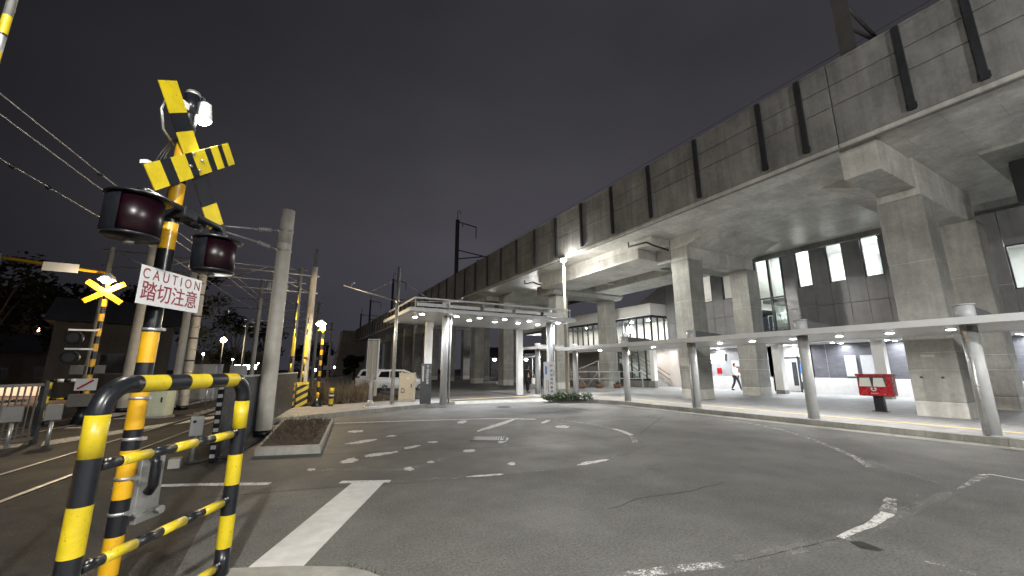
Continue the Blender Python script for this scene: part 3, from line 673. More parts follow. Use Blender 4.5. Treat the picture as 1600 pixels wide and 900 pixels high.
# entrance opening
mb = MB(); mb.box(27.6, 27.7, 11.8, 14.6, .12, 2.9, 'white_wall'); mb.box(26.5, 27.6, 11.9, 12.1, .12, 2.86, 'white_wall'); mb.box(26.5, 27.6, 14.2, 14.35, .12, 2.86, 'white_wall'); mb.build('porch', S)
lamp('AREA', (27.0, 13.1, 2.84), 3.5, (1, 1, 1), .5)
mb = MB()
for y in (12.35, 12.9, 13.9): mb.box(26.9, 26.98, y - .03, y + .03, .12, 2.3, 'steel_dark')
mb.box(26.9, 26.98, 12.3, 13.95, 2.1, 2.2, 'steel_dark'); mb.box(26.9, 26.98, 12.3, 13.95, 2.5, 2.56, 'white_paint'); mb.box(26.92, 26.96, 12.4, 12.86, .3, 2.1, 'sign_dark')
mb.box(26.86, 26.9, 12.45, 12.8, 1.25, 1.8, 'blue'); mb.box(26.855, 26.9, 12.45, 12.8, .75, 1.22, 'sign_white'); mb.box(26.9, 26.94, 13.0, 13.25, .5, 1.9, 'steel_dark'); mb.build('entrance_door', S)
mb = MB(); mb.box(26.40, 26.455, 8.55, 9.65, .2, 2.2, 'gray_paint'); mb.box(26.39, 26.405, 8.7, 9.35, .25, .95, 'steel_dark')
for k in range(9): mb.box(26.375, 26.39, 8.72, 9.33, .28 + k * .075, .31 + k * .075, 'steel')
mb.build('service_door', S)
mb = MB(); mb.box(26.42, 26.46, 9.85, 10.35, 1.1, 2.2, 'sign_white'); mb.build('poster', S); mb = MB(); mb.box(26.42, 26.46, 16.1, 16.75, .95, 2.05, 'sign_white'); mb.box(26.412, 26.42, 16.2, 16.5, 1.25, 1.65, 'terracotta'); mb.build('poster', S)
mb = MB(); mb.box(26.44, 26.496, 17.1, 18.4, 2.02, 2.5, 'sign_dark'); nb = mb.build('name_board', S)
text('lettering', '駅前', .42, 'poster_lit', nb, (26.435, 17.75, 2.28), (PI / 2, 0, -PI / 2), .002, bold=.012, sx=1.25)
mb = MB(); mb.box(26.43, 26.495, 17.25, 18.25, 1.90, 2.03, 'poster_lit'); mb.build('light_strip', S)
mb = MB(); mb.box(26.47, 26.496, 17.55, 17.9, 1.15, 1.55, 'red'); mb.build('hydrant_box', S)

# ------------------------------------------------------------------ stair hall
H = thing('stair_hall', 'glass walled stair hall with a white roof band behind the viaduct', 'stair hall', (0, 0, 0))
X0, Y1 = 23.8, 21.1
mb = MB(); mb.box(X0, 33, Y1, 40, 5.55, 6.45, 'white_wall'); mb.box(X0 + .15, 33, Y1 + .15, 40, 5.36, 5.55, 'steel_dark'); mb.build('roof', H, bev=.02)
mb = MB(); mb.box(X0 + .1, 33, Y1 + .05, 40, 3.0, 3.2, 'white_wall'); fl = mb.build('floor_slab', H)
gl = MB(); mm = MB()
y = Y1 + .05
for k in range(18):
    yy = Y1 + .08 + k * .74; zb = .75 if yy < 25.6 else 3.2
    mm.box(X0 + .06, X0 + .16, yy - .045, yy + .045, zb, 5.36, 'steel_dark')
mm.box(X0 + .07, X0 + .15, Y1 + .1, 25.6, .62, .75, 'steel_dark')
for k in range(5):
    xx = X0 + .12 + k * .72; mm.box(xx - .045, xx + .045, Y1 + .06, Y1 + .16, 3.2, 5.36, 'steel_dark')
m_ = mm.build('mullions', H)
gl.box(X0 + .105, X0 + .115, Y1 + .1, 25.6, .75, 5.36, 'glass'); gl.box(X0 + .105, X0 + .115, 25.6, 34, 3.2, 5.36, 'glass'); gl.box(X0 + .15, 26.8, Y1 + .105, Y1 + .115, 3.2, 5.36, 'glass'); gl.build('pane', m_)
mb = MB(); mb.box(X0, X0 + .25, Y1, 25.6, .1, .62, 'kerb'); mb.box(X0 + .02, X0 + .36, Y1 + .02, Y1 + .36, .62, 3.0, 'white_wall'); mb.build('corner_post', H)
mb = MB(); mb.box(26.9, 27.05, Y1, 34, .1, 5.36, 'cream_wall'); mb.box(X0 + .3, 33, 34, 34.15, .1, 5.36, 'cream_wall'); mb.box(26.6, 26.9, Y1 + .0, Y1 + .2, .1, 3.0, 'cream_wall'); mb.box(26.0, 26.9, 25.62, 25.7, 3.2, 5.36, 'cream_wall'); mb.build('inner_wall', H)
mb = MB()
n = 19
for k in range(n): mb.box(24.5, 26.7, 22.2 + k * .29, 22.2 + (k + 1) * .29 + .02, .1 + k * .0, .13 + (k + 1) * .165, 'concrete_light')
st = mb.build('staircase', H)
mb = MB()
for x in (24.46, 26.55):
    for dz in (.55, .9): mb.tube([(x, 22.0, .13 + dz), (x, 22.2, .2 + dz), (x, 22.2 + n * .29, .13 + n * .165 + dz)], .03, 'terracotta', 6)
    for k in range(0, n + 1, 4): mb.tube([(x, 22.2 + k * .29, .13 + k * .165), (x, 22.2 + k * .29, 1.03 + k * .165)], .02, 'steel', 6)
mb.build('handrail', H)
mb = MB()
for x, y, z in ((25.2, 22.6, 5.34), (25.2, 24.4, 5.34), (25.2, 26.4, 5.34), (25.0, 30, 5.34), (24.9, 21.8, 2.98), (26.2, 21.8, 2.98)): mb.cyl((x, y, z), (x, y, z - .03), .12, .12, 'led', 16)
mb.sphere((24.2, 23.7, 4.65), .24, 'led', (1, 1, 1.2), 2); mb.tube([(24.2, 23.7, 4.9), (24.2, 23.7, 5.36)], .03, 'steel', 6)
mb.build('ceiling_light', H)
for x, y, z, p in ((25.4, 22.8, 5.28, 70), (25.4, 25.2, 5.28, 60), (25.4, 29, 5.28, 60), (25.4, 32, 5.28, 50), (25.3, 21.9, 2.94, 30), (26.1, 23.2, 2.94, 40), (25.4, 24.6, 2.94, 30)): lamp('AREA', (x, y, z), p * (.2 if z > 4 else .07), (1, .95, .90), .4)

# steel barrier frame in front of the stair hall
F = thing('steel_barrier_frame', 'pale painted steel barrier with diagonal braces before the stair hall', 'barrier', (16.9, 24.8, .1), math.atan2(21.5 - 24.8, 23.0 - 16.9))
L = 6.9; mb = MB()
for x in (.0, 1.9, 3.7, 5.2, L): mb.box(x - .04, x + .04, -.04, .04, 0, 1.25 if x != 3.7 else 2.0, 'gray_paint')
mb.build('posts', F)
mb = MB()
for z in (1.2, .7): mb.box(0, L, -.03, .03, z - .04, z + .04, 'gray_paint')
mb.build('rails', F)
mb = MB()
for a, b in (((0, 2.0), (1.9, 1.25)), ((1.95, 1.25), (3.7, 2.0)), ((0.1, 1.15), (.95, .1)), ((.95, .1), (1.8, 1.15)), ((2, 1.15), (2.8, .1)), ((2.8, .1), (3.6, 1.15))): mb.tube([(a[0], .05, a[1]), (b[0], .05, b[1])], .03, 'gray_paint', 6)
mb.build('braces', F)
for k, (x, y, c) in enumerate(((21.2, 22.3, 'terracotta'), (18.7, 23.3, 'straw'), (20.1, 23.0, 'terracotta'))):
    mb = MB(); mb.lathe([(.0, 0), (.22, 0), (.30, .30), (.26, .30), (.2, .26), (0, .24)], (0, 0, 0), 'terracotta', 14)
    for j in range(60):
        a = random.uniform(0, 2 * PI); r = random.uniform(0, .2); h = random.uniform(.15, .45); p = Vector((r * math.cos(a), r * math.sin(a), .26)); q = p + Vector((random.uniform(-.15, .15), random.uniform(-.15, .15), h))
        s = Vector((random.uniform(-1, 1), random.uniform(-1, 1), 0)).normalized() * .018; mb.face([p - s, p + s, q], 'straw' if c == 'straw' else 'leaf')
    o = mb.build('flower_pot', loc=(x, y, .1), fixn=False); tag(o, ['terracotta flower pot by the right end of the steel barrier', 'flower pot of pale dry grass behind the steel barrier', 'terracotta flower pot below the brace of the steel barrier'][k], 'flower pot')

# railing along the parking lot behind the columns
Rl = thing('lot_railing', 'dark thin railing on a low kerb behind the viaduct columns', 'railing', (0, 0, 0))
mb = MB(); mb.box(23.2, 23.45, 26, 78, -.1, .45, 'concrete_dark'); mb.build('low_wall', Rl)
mb = MB()
for z in (.75, 1.3): mb.box(23.3, 23.35, 26, 78, z - .025, z + .025, 'steel_dark')
for k in range(27): mb.box(23.3, 23.35, 26 + 2 * k - .025, 26 + 2 * k + .025, .45, 1.3, 'steel_dark')
mb.build('rails', Rl)

# ------------------------------------------------------------------ crossing signal in the foreground
K = thing('crossing_signal', 'near yellow and black railway crossing signal post with crossbuck, lamps and caution board', 'crossing signal', (-.98, 4.2, 0), HEAD)
mb = MB(); zb = [-.04, .10, .36, .61, .95, 1.10, 1.42, 1.60, 1.84, 2.53, 2.76, 2.90, 3.12, 3.34, 3.56, 3.78, 3.98]
bands(mb, (0, 0), zb, .057, ['black', 'amber', 'black', 'amber', 'black', 'amber', 'black', 'amber', 'black', 'amber', 'black', 'amber', 'black', 'amber', 'black', 'black'], 24)
mb.cyl((0, 0, 3.98), (0, 0, 4.02), .062, .05, 'steel', 20); mb.build('post', K)
for z in (.50, .74, 1.02, 1.32, 1.85, 2.2): mb = MB(); mb.cyl((0, 0, z), (0, 0, z + .022), .061, .061, 'steel', 20); mb.box(.055, .1, -.02, .02, z, z + .022, 'steel'); mb.build('clamp', K)
def board(segs, L, w, ang, c, x, nm):
    """striped board in the local YZ plane, segs = [(fraction end, material)]"""
    mb = MB(); f0 = 0; mt = Matrix.Translation((x, c[0], c[1])) @ Matrix.Rotation(ang, 4, 'X')
    for f1, m in segs:
        mb.box(-.004, .004, -L / 2 + f0 * L, -L / 2 + f1 * L, -w / 2, w / 2, m, mt); f0 = f1
    return mb.build(nm, K)
board([(.165, 'yellow'), (.265, 'black'), (.42, 'yellow'), (.70, 'black'), (.84, 'yellow'), (.92, 'black'), (1, 'yellow')], 1.46, .19, R(-53), (.07, 3.265), .105, 'crossbuck_board')
board([(.15, 'yellow'), (.26, 'black'), (.42, 'yellow'), (.50, 'black'), (.66, 'yellow'), (.74, 'black'), (.84, 'yellow'), (.90, 'black'), (1, 'yellow')], 1.01, .20, R(40), (.01, 3.315), .118, 'crossbuck_board')
mb = MB()
for dy, dz in ((-.04, .07), (.06, .06), (-.05, -.05), (.05, -.04)): mb.cyl((.122, dy, 3.315 + dz), (.14, dy, 3.315 + dz), .012, .012, 'steel', 8)
mb.box(-.05, .1, -.03, .03, 3.36, 3.40, 'steel'); mb.box(-.05, .1, -.03, .03, 3.2, 3.24, 'steel'); mb.build('bracket', K)
mb = MB(); mb.tube([(.12, -.44, 2.85), (.13, -.40, 2.87), (.13, .36, 2.86), (.12, .40, 2.83)], .026, 'black'); mb.box(-.05, .17, -.07, .07, 2.80, 2.9, 'black', bev=.012); mb.cyl((.05, .1, 2.84), (.05, .26, 2.83), .05, .05, 'black', 14); mb.build('cross_arm', K)
for y, z in ((-.45, 2.62), (.36, 2.56)):
    mb = MB(); h = .143; zz = z + .012
    mb.lathe([(0, h), (.155, h), (.175, h - .02), (.175, -h + .02), (.155, -h), (0, -h)], (.14, y, zz), 'black', 20, PI / 2 + .25, R(284))
    mb.lathe([(0, h + .018), (.19, h + .018), (.197, h + .005), (.19, h + .002), (0, h + .002)], (.15, y, zz), 'black', 24)
    mb.lathe([(0, -h - .01), (.16, -h - .01), (.165, -h + .008), (0, -h + .008)], (.14, y, zz), 'black', 24)
    mb.cyl((.13, y + .03, zz + h + .02), (.13, y + .03, zz + h + .10), .035, .03, 'black'); mb.cyl((.13, y, zz - h - .05), (.13, y, zz - h - .02), .03, .03, 'steel')
    lh = mb.build('signal_lamp', K)
    mb = MB(); mb.lathe([(0, h - .012), (.15, h - .012), (.153, 0), (.15, -h + .012), (0, -h + .012)], (.15, y, zz), 'plum_lens', 28); mb.build('lens', lh)
mb = MB(); mb.box(.112, .116, -.30, .29, 2.03, 2.325, 'sign_white'); cs = mb.build('caution_board', K, bev=.001)
RT = (PI / 2, 0, PI / 2)
text('lettering', 'C A U T I O N', .113, 'maroon', cs, (.1175, -.005, 2.262), RT, .0008, sx=.80)
text('lettering', '踏切注意', .158, 'maroon', cs, (.1175, -.005, 2.125), RT, .0008, sx=.86, bold=.001)
mb = MB()
mb.lathe([(.030, .07), (.045, .06), (.056, -.02), (.066, -.10), (.062, -.10), (.052, -.02), (.035, .05)], (.055, .085, 3.90), 'white_paint', 22)
mb.tube([(.0, .0, 3.99), (.02, .03, 4.02), (.045, .07, 4.01), (.055, .085, 3.96)], .02, 'black')
fl = mb.build('floodlight', K)
mb = MB(); mb.sphere((.055, .085, 3.81), .055, 'flood', (1, 1, 1.15)); mb.build('bulb', fl)
mb = MB()
mb.tube([(-.03, -.08, 3.9), (-.02, -.22, 3.80), (0, -.27, 3.66), (-.02, -.2, 3.52), (-.03, -.07, 3.45)], .010, 'steel', 6)
for j in range(3): mb.tube([(-.02, -.06 - .015 * j, 3.5), (-.05, -.1 - .02 * j, 3.35), (-.06, -.12 - .03 * j, 3.22), (-.05, -.2 - .02 * j, 3.14)], .009, 'black_matte', 6)
mb.box(-.03, .03, -.13, -.05, 3.80, 3.86, 'white_paint'); mb.box(-.03, .03, -.33, -.2, 3.14, 3.17, 'white_paint'); mb.build('cable', K)
mb = MB(); mb.box(.02, .035, .09, .30, .40, .93, 'steel'); mb.box(.0, .06, .08, .30, .40, .46, 'steel'); mb.box(.02, .03, .05, .1, .47, .9, 'steel'); pb = mb.build('mounting_plate', K, bev=.004)
mb = MB(); mb.tube([(.07, .14, .88), (.10, .14, .83), (.10, .14, .66), (.07, .14, .61)], .035, 'black', 10); mb.cyl((.08, .24, .46), (.12, .24, .46), .03, .03, 'steel', 12); mb.build('bell', K)

# near guard frame
GD = thing('crossing_guard_frame', 'large yellow and black striped steel guard frame in front of the near crossing signal', 'guard rail', (0, 0, 0), HEAD)
gx, yl, yr, zt, rp, rb = -2.25, 2.25, 3.43, 1.462, .052, .15
mb = MB(); bands(mb, (gx, yl), [-.045, .14, .37, .614, .853, 1.086, 1.307], rp, ['yellow', 'black', 'yellow', 'black', 'yellow', 'black'][0:0] or ['black', 'yellow', 'black', 'yellow', 'black', 'yellow'], 28); mb.build('leg', GD)
mb = MB(); bands(mb, (gx, yr), [-.045, .19, .425, .645, .872, 1.073, 1.289], rp, ['black', 'yellow', 'black', 'yellow', 'black', 'yellow'], 28); mb.build('leg', GD)
mb = MB()
def bend(y0, sgn, z0):
    pts = [(gx, y0, z0)]
    for k in range(0, 11):
        a = PI * .5 * k / 10; pts.append((gx, y0 + sgn * rb * (1 - math.cos(a)), zt - rb + rb * math.sin(a)))
    return pts
mb.tube(bend(yl, 1, 1.307) + [(gx, 2.448, zt)], rp, 'black', 28)
yy = [2.448, 2.634, 2.804, 2.992, 3.161, 3.30]
for k, c in enumerate(['yellow', 'black', 'yellow', 'black', 'yellow']): mb.cyl((gx, yy[k], zt), (gx, yy[k + 1], zt), rp, rp, c, 28, caps=False)
mb.tube([(gx, 3.30, zt)] + list(reversed(bend(yr, -1, 1.289))), rp, 'black', 28); mb.build('top_rail', GD)
for z in (1.035, .53, .07):
    mb = MB(); yy = [2.30, 2.423, 2.616, 2.793, 2.979, 3.143, 3.334, 3.39]
    for k, c in enumerate(['black', 'yellow', 'black', 'yellow', 'black', 'yellow', 'black']): mb.cyl((gx, yy[k], z), (gx, yy[k + 1], z), .03, .03, c, 20)
    for y in (3.36, 2.33):
        for dy in (-.012, .012): mb.sphere((gx + .02, y + dy, z + .027), .009, 'steel', sub=1)
    mb.build('cross_bar', GD)
GD.scale = (.975,) * 3; GD.location.z = .039

# raised barrier arm at the left frame edge
A_ = thing('level_crossing_barrier', 'raised yellow barrier arm with a silver sleeve at the top left frame edge', 'barrier arm', (-1.664, 3.224, 0), 0)
mb = MB(); zb = [.9, 1.5, 2.0, 2.5, 3.0, 3.17, 3.38, 3.485, 3.50, 3.625, 4.6]
bands(mb, (0, 0), zb, .021, ['black', 'yellow', 'black', 'yellow', 'steel', 'yellow', 'steel', 'black', 'yellow', 'steel'], 16); mb.build('arm', A_)
mb = MB(); mb.box(-.16, .16, -.2, .2, -.0, .95, 'amber', bev=.02); mb.box(-.17, .17, -.21, .21, .3, .55, 'black', bev=.02); mb.build('machine_box', A_)
mb = MB(); mb.sphere((.02, .0, 3.04), .036, 'yellow', (1, 1, 1.6)); mb.sphere((.02, .0, 3.125), .03, 'yellow', (1, 1, 1.1)); mb.build('weight', A_)

# ------------------------------------------------------------------ far crossing equipment
def pole_bands(mb, r, z0, z1, step, a='amber', b='black', x=0, y=0):
    zs = stripes(z0, z1, step)
    for k in range(len(zs) - 1): mb.cyl((x, y, zs[k]), (x, y, zs[k + 1]), r, r, (a, b)[k % 2], 14, caps=k in (0, len(zs) - 2))
FS = thing('crossing_signal', 'far crossing signal with small amber crossbuck, glowing lamp and long overhead arm', 'crossing signal', (-5.02, 16.4, 0), 0)
mb = MB(); pole_bands(mb, .065, .5, 3.85, .22, 'black', 'amber'); mb.cyl((0, 0, 0), (0, 0, .5), .22, .10, 'black', 14); mb.build('post', FS)
for s in (-1, 1):
    mb = MB(); mb.box(-.52, .52, -.006, .006, -.075, .075, 'amber', Matrix.Translation((-.02, -.09 - .013 * (s > 0), 3.83)) @ Matrix.Rotation(s * R(36), 4, 'Y')); mb.build('crossbuck_board', FS)
mb = MB(); mb.lathe([(.05, .16), (.17, .06), (.21, -.06), (.2, -.06), (.15, .05)], (0, -.16, 4.25), 'white_paint', 18); fl = mb.build('floodlight', FS)
mb = MB(); mb.sphere((0, -.16, 4.20), .13, 'warm_lamp', (1.15, 1, .85)); mb.build('bulb', FS)
mb = MB(); mb.tube([(0, 0, 3.8), (0, 0, 4.42), (-.15, 0, 4.44), (-2.6, 0, 4.66)], .05, 'amber', 10); mb.box(-1.45, -.7, -.05, -.03, 4.36, 4.62, 'sign_white', Matrix.Rotation(0, 4, 'Y')); ar = mb.build('overhead_arm', FS)
mb = MB(); mb.box(-2.75, -2.25, -.16, .02, 4.36, 4.78, 'black', bev=.05); mb.cyl((-2.5, -.16, 4.56), (-2.5, -.36, 4.54), .18, .2, 'black', 18, caps=False); mb.build('signal_lamp', FS)
for z in (2.55, 2.0):
    mb = MB(); mb.cyl((-.42, -.06, z - .12), (-.42, -.3, z - .12), .17, .19, 'black', 18); mb.box(-.62, .0, -.08, -.03, z + .10, z + .15, 'white_paint'); mb.cyl((-.42, -.302, z - .12), (-.42, -.31, z - .12), .13, .13, 'black_matte', 18); mb.build('signal_lamp', FS)
mb = MB(); mb.box(-.40, -.12, -.14, .06, 1.4, 1.66, 'fence_gray', bev=.01); mb.box(.1, .30, -.14, .06, 1.42, 1.66, 'fence_gray', bev=.01); mb.box(-.22, .22, -.16, -.08, .95, 1.28, 'sign_white'); mb.box(-.2, .2, -.166, -.161, -.025, .025, 'red', Matrix.Translation((0, 0, 1.115)) @ Matrix.Rotation(R(-38), 4, 'Y')); mb.box(-.3, .2, -.2, .1, .5, .85, 'fence_gray', bev=.01); mb.build('equipment_box', FS)
lamp('POINT', (-5.02, 16.05, 4.1), 22, (1, .78, .5), .12)

MS = thing('crossing_signal', 'slim amber and black crossing signal post with a glowing warm floodlight beside the bollard', 'crossing signal', (1.14, 17.5, 0), 0)
mb = MB(); pole_bands(mb, .055, .45, 3.1, .20, 'amber', 'black'); mb.cyl((0, 0, 0), (0, 0, .45), .27, .07, 'black', 16); mb.build('post', MS)
mb = MB(); mb.lathe([(.04, .12), (.14, .05), (.17, -.05), (.16, -.05), (.12, .04)], (-.12, -.1, 3.34), 'white_paint', 18); mb.tube([(0, 0, 3.1), (.02, 0, 3.3), (-.05, -.05, 3.42)], .03, 'amber'); mb.lathe([(.06, .06), (.15, -.05), (.14, -.05), (.05, .05)], (-.08, -.08, 3.06), 'amber', 16); mb.build('floodlight', MS)
mb = MB(); mb.sphere((-.12, -.1, 3.29), .14, 'warm_lamp', (1.25, 1, .75)); mb.sphere((-.02, -.12, 3.12), .07, 'warm_lamp', (1, 1, 1)); mb.build('bulb', MS)
lamp('POINT', (1.0, 17.15, 3.2), 40, (1, .76, .46), .14)
BO = thing('bollard', 'short yellow and black striped bollard at the kerb end', 'bollard', (1.62, 17.35, 0))
mb = MB(); pole_bands(mb, .085, 0, .82, .20, 'black', 'yellow'); mb.sphere((0, 0, .82), .085, 'black', (1, 1, .45)); mb.build('post', BO)
mb = MB(); mb.cyl((0, 0, .5), (0, 0, .56), .088, .088, 'sign_white', 14); mb.build('reflector', BO)
def machine(name_label, x, y, hz, colr):
    t = thing('barrier_machine', name_label, 'barrier machine', (x, y, 0), 0, 'upright barrier arms at the far crossing')
    mb = MB()
    mb.box(-.2, .2, -.16, .16, 0, 1.02, 'black', bev=.015)
    for k in range(4):
        z = .02 + k * .27
        mb.prism([(-.2, z), (.2, z + .22), (.2, z + .36 if z + .36 < 1.02 else 1.02), (-.2, z + .13)], -.166, -.161, 'y', colr)
    mb.box(-.21, .21, -.17, .17, .94, 1.03, colr); mb.build('machine_box', t)
    mb = MB(); n = 12; z = .75
    for k in range(n):
        z1 = z + (hz - .75) / n; mb.tube([(-.03 + .0 * k, 0, z), (-.03, 0, z1)], .035 - .0012 * k, ('yellow', 'black')[k % 2] if k % 4 else 'yellow', 8); z = z1
    mb.build('arm', t)
    mb = MB(); mb.box(-.07, .05, -.05, .05, 2.0, 2.75, 'yellow', bev=.02); mb.build('weight', t); return t
machine('taller raised striped barrier arm on an orange striped machine box', .15, 17.35, 4.7, 'amber')
machine('shorter raised striped barrier arm on a yellow striped machine box', .62, 18.2, 3.6, 'yellow')
UG = thing('crossing_guard_frame', 'small far yellow and black U-shaped guard frame across the tracks', 'guard rail', (-5.6, 16.85, 0), R(5))
mb = MB()
for x in (-.34, .34): pole_bands(mb, .05, 0, 1.18, .2, 'black', 'yellow', x)
mb.build('leg', UG)
mb = MB()
for k in range(5): mb.cyl((-.34 + k * .136, 0, 1.22), (-.34 + (k + 1) * .136, 0, 1.22), .052, .052, ('black', 'sign_white')[k % 2], 12)
for k in range(4): mb.cyl((-.3 + k * .15, 0, .7), (-.3 + (k + 1) * .15, 0, .7), .03, .03, ('black', 'yellow')[k % 2], 10)
mb.build('rail', UG)

# barred fence beyond the tracks
BF = thing('barred_fence', 'grey vertical bar fence along the far side of the tracks', 'fence', (-4.55, 12.7, 0), math.atan2(-5.2, -2.6))
mb = MB(); L = 7.0
for z in (.12, 1.22): mb.box(0, L, -.025, .025, z - .03, z + .03, 'fence_gray')
for k in range(60): mb.box(k * .118, k * .118 + .022, -.012, .012, .12, 1.2, 'fence_gray')
mb.build('bar_panel', BF)
for x in (0, 2.3, 4.6, 6.9):
    mb = MB(); mb.box(x - .04, x + .04, -.04, .04, 0, 1.3, 'steel_dark'); mb.build('post', BF)
mb = MB()
for z in (.55, .9): mb.tube([(0, -.35, z), (L, -.35, z + .02)], .03, 'steel_dark', 8)
mb.build('pipe_rail', BF)
for k, (x, y) in enumerate(((-4.75, 12.25), (-4.2, 12.3))):
    t = thing('junction_box', ['grey junction box on a post before the barred fence, further from its end', 'grey junction box on a post at the end of the barred fence'][k], 'junction box', (x, y, 0), R(20))
    mb = MB(); mb.cyl((0, 0, 0), (0, 0, .5), .035, .035, 'steel'); mb.build('post', t); mb = MB(); mb.box(-.13 if k else -.2, .13, -.1, .1, .5, .82, 'fence_gray', bev=.015); mb.build('box', t)

# dark board fence and the small posts at its end
DF = thing('board_fence', 'dark board fence between the asphalt and the tracks, behind the planter', 'fence', (-.92, 8.92, 0), math.atan2(9.0, 1.3))
mb = MB(); L = 9
for k in range(int(L / .3)):
    mb.box(k * .3 + .004, (k + 1) * .3 - .004, -.02, .02, .08, 1.38, 'steel_dark')
mb.build('board_panel', DF)
mb = MB(); mb.box(0, L, -.035, .035, 1.38, 1.42, 'gray_paint'); mb.build('cap_rail', DF)
mb = MB(); mb.box(-.26, -.02, -.05, .05, 0, 1.36, 'black', bev=.01)
for k in range(9): mb.box(-.275, -.255, -.035, .035, .08 + k * .14, .14 + k * .14, 'sign_white')
mb.build('end_post', DF)
t = thing('junction_box', 'small grey push box on a thin post in front of the dark board fence', 'junction box', (-1.28, 9.0, 0), R(10))
mb = MB(); mb.cyl((0, 0, 0), (0, 0, .42), .04, .04, 'steel'); mb.build('post', t)
mb = MB(); mb.box(-.09, .10, -.09, .09, .42, .74, 'gray_paint', bev=.012); mb.cyl((-.03, -.088, .66), (-.03, -.1, .66), .025, .025, 'black', 12); mb.cyl((.0, 0, .74), (0, 0, .77), .02, .02, 'steel', 8); mb.build('box', t)
mb = MB(); mb.tube([(-1.3, 8.6, .03), (-.9, 8.8, .06), (-.7, 8.75, .04), (-.6, 9.4, .05), (-.45, 10.4, .03)], .025, 'black_matte', 8); mb.box(-1.5, -1.35, 8.5, 8.7, 0, .14, 'kerb'); tag(mb.build('ground_cable'), 'black cable lying at the foot of the dark board fence', 'cable')

# poles
def cpole(label, x, y, h, r0, r1, grp=None, arms=(), lean=0):
    t = thing('utility_pole', label, 'utility pole', (x, y, 0), 0, grp)
    mb = MB(); mb.cyl((0, 0, -.02), (0, 0, .14), r0 * 1.12, r0 * 1.1, 'black', 24); n = 6
    for k in range(n): mb.cyl((0, 0, .14 + (h - .14) * k / n), (0, 0, .14 + (h - .14) * (k + 1) / n), r0 + (r1 - r0) * k / n, r0 + (r1 - r0) * (k + 1) / n, 'pole_concrete', 24, caps=k == n - 1)
    mb.build('pole', t); return t
def insulator(mb, p, q, r=.05, n=7):
    p, q = Vector(p), Vector(q)
    for k in range(n):
        a = p.lerp(q, (k + .1) / n); b = p.lerp(q, (k + .6) / n); mb.cyl(a, b, r, r * .7, 'sign_white', 12)
    mb.cyl(p, q, .02, .02, 'steel', 8)
P1 = cpole('thick pale concrete pole with two insulator rods beside the planter', -.35, 11.45, 5.62, .185, .155)
mb = MB(); mb.tube([(-.1, 0, 5.05), (-.33, 0, 5.04)], .015, 'steel'); insulator(mb, (-.33, 0, 5.04), (-.62, 0, 5.02)); mb.tube([(-.62, 0, 5.02), (-1.75, 0, 4.93)], .022, 'steel'); mb.tube([(-.1, 0, 4.52), (-.33, 0, 4.6)], .015, 'steel'); insulator(mb, (-.33, 0, 4.6), (-.60, 0, 4.68)); mb.tube([(-.60, 0, 4.68), (-1.75, 0, 4.93), (-2.5, 0, 4.86)], .022, 'steel'); mb.tube([(-1.75, 0, 4.93), (-2.1, 0, 4.98), (-2.5, 0, 4.86), (-2.6, 0, 4.75)], .018, 'steel'); mb.build('bracket_arm', P1)
for z in (4.52, 5.05): mb = MB(); mb.cyl((0, 0, z - .02), (0, 0, z + .02), .175, .175, 'steel', 20); mb.build('clamp', P1)
P2 = cpole('tall grey pole with a dark extension behind the raised barrier arms', .66, 18.9, 5.9, .15, .12)
mb = MB(); mb.box(-.07, .07, -.07, .07, 5.85, 6.7, 'steel_dark'); mb.build('extension', P2)
mb = MB()
for z in (5.5, 4.75): mb.tube([(0.2, 0, z), (-3.3, 0, z + .05)], .03, 'steel')
mb.tube([(-.1, 0, 4.75), (-1.8, 0, 5.5)], .02, 'steel'); mb.build('bracket_arm', P2)
mb = MB(); mb.prism([(-.1, 0), (.1, 0), (0, .17)], -.16, -.155, 'y', 'sign_white'); mb.prism([(-.1, -.3), (.1, -.3), (0, -.13)], -.16, -.155, 'y', 'terracotta'); wp = mb.build('warning_plate', P2, loc=(0, 0, 2.2))
mb = MB(); mb.box(-.18, .18, -.18, .18, .0, .6, 'yellow'); mb.box(-.183, .183, -.183, .183, .2, .34, 'black'); mb.build('base_guard', P2)
P3 = cpole('pale concrete pole left of the caution board', -5.2, 20.5, 6.6, .19, .13)
P4 = cpole('slim concrete pole right of the caution board, left of its pair', -3.85, 21.0, 6.4, .15, .12, 'pair of poles behind the near signal')
P5 = cpole('mottled concrete pole right of the caution board, right of its pair', -3.45, 20.6, 6.3, .16, .13, 'pair of poles behind the near signal')
for k in range(12): mb = MB(); mb.cyl((0, 0, .5 + k * .45), (0, 0, .56 + k * .45), .165, .165, 'steel_dark' if k % 2 else 'steel', 16); mb.build('band', P5)
mb = MB(); mb.box(-.14, .14, -.19, -.17, .05, .38, 'sign_white'); np_ = mb.build('number_plate', P4); text('lettering', '9', .24, 'black', np_, (0, -.192, .21), (PI / 2, 0, 0), .001)
cpole('distant grey pole behind the board fence amid the catenary', -1.9, 30, 7.2, .15, .12)
mb = None
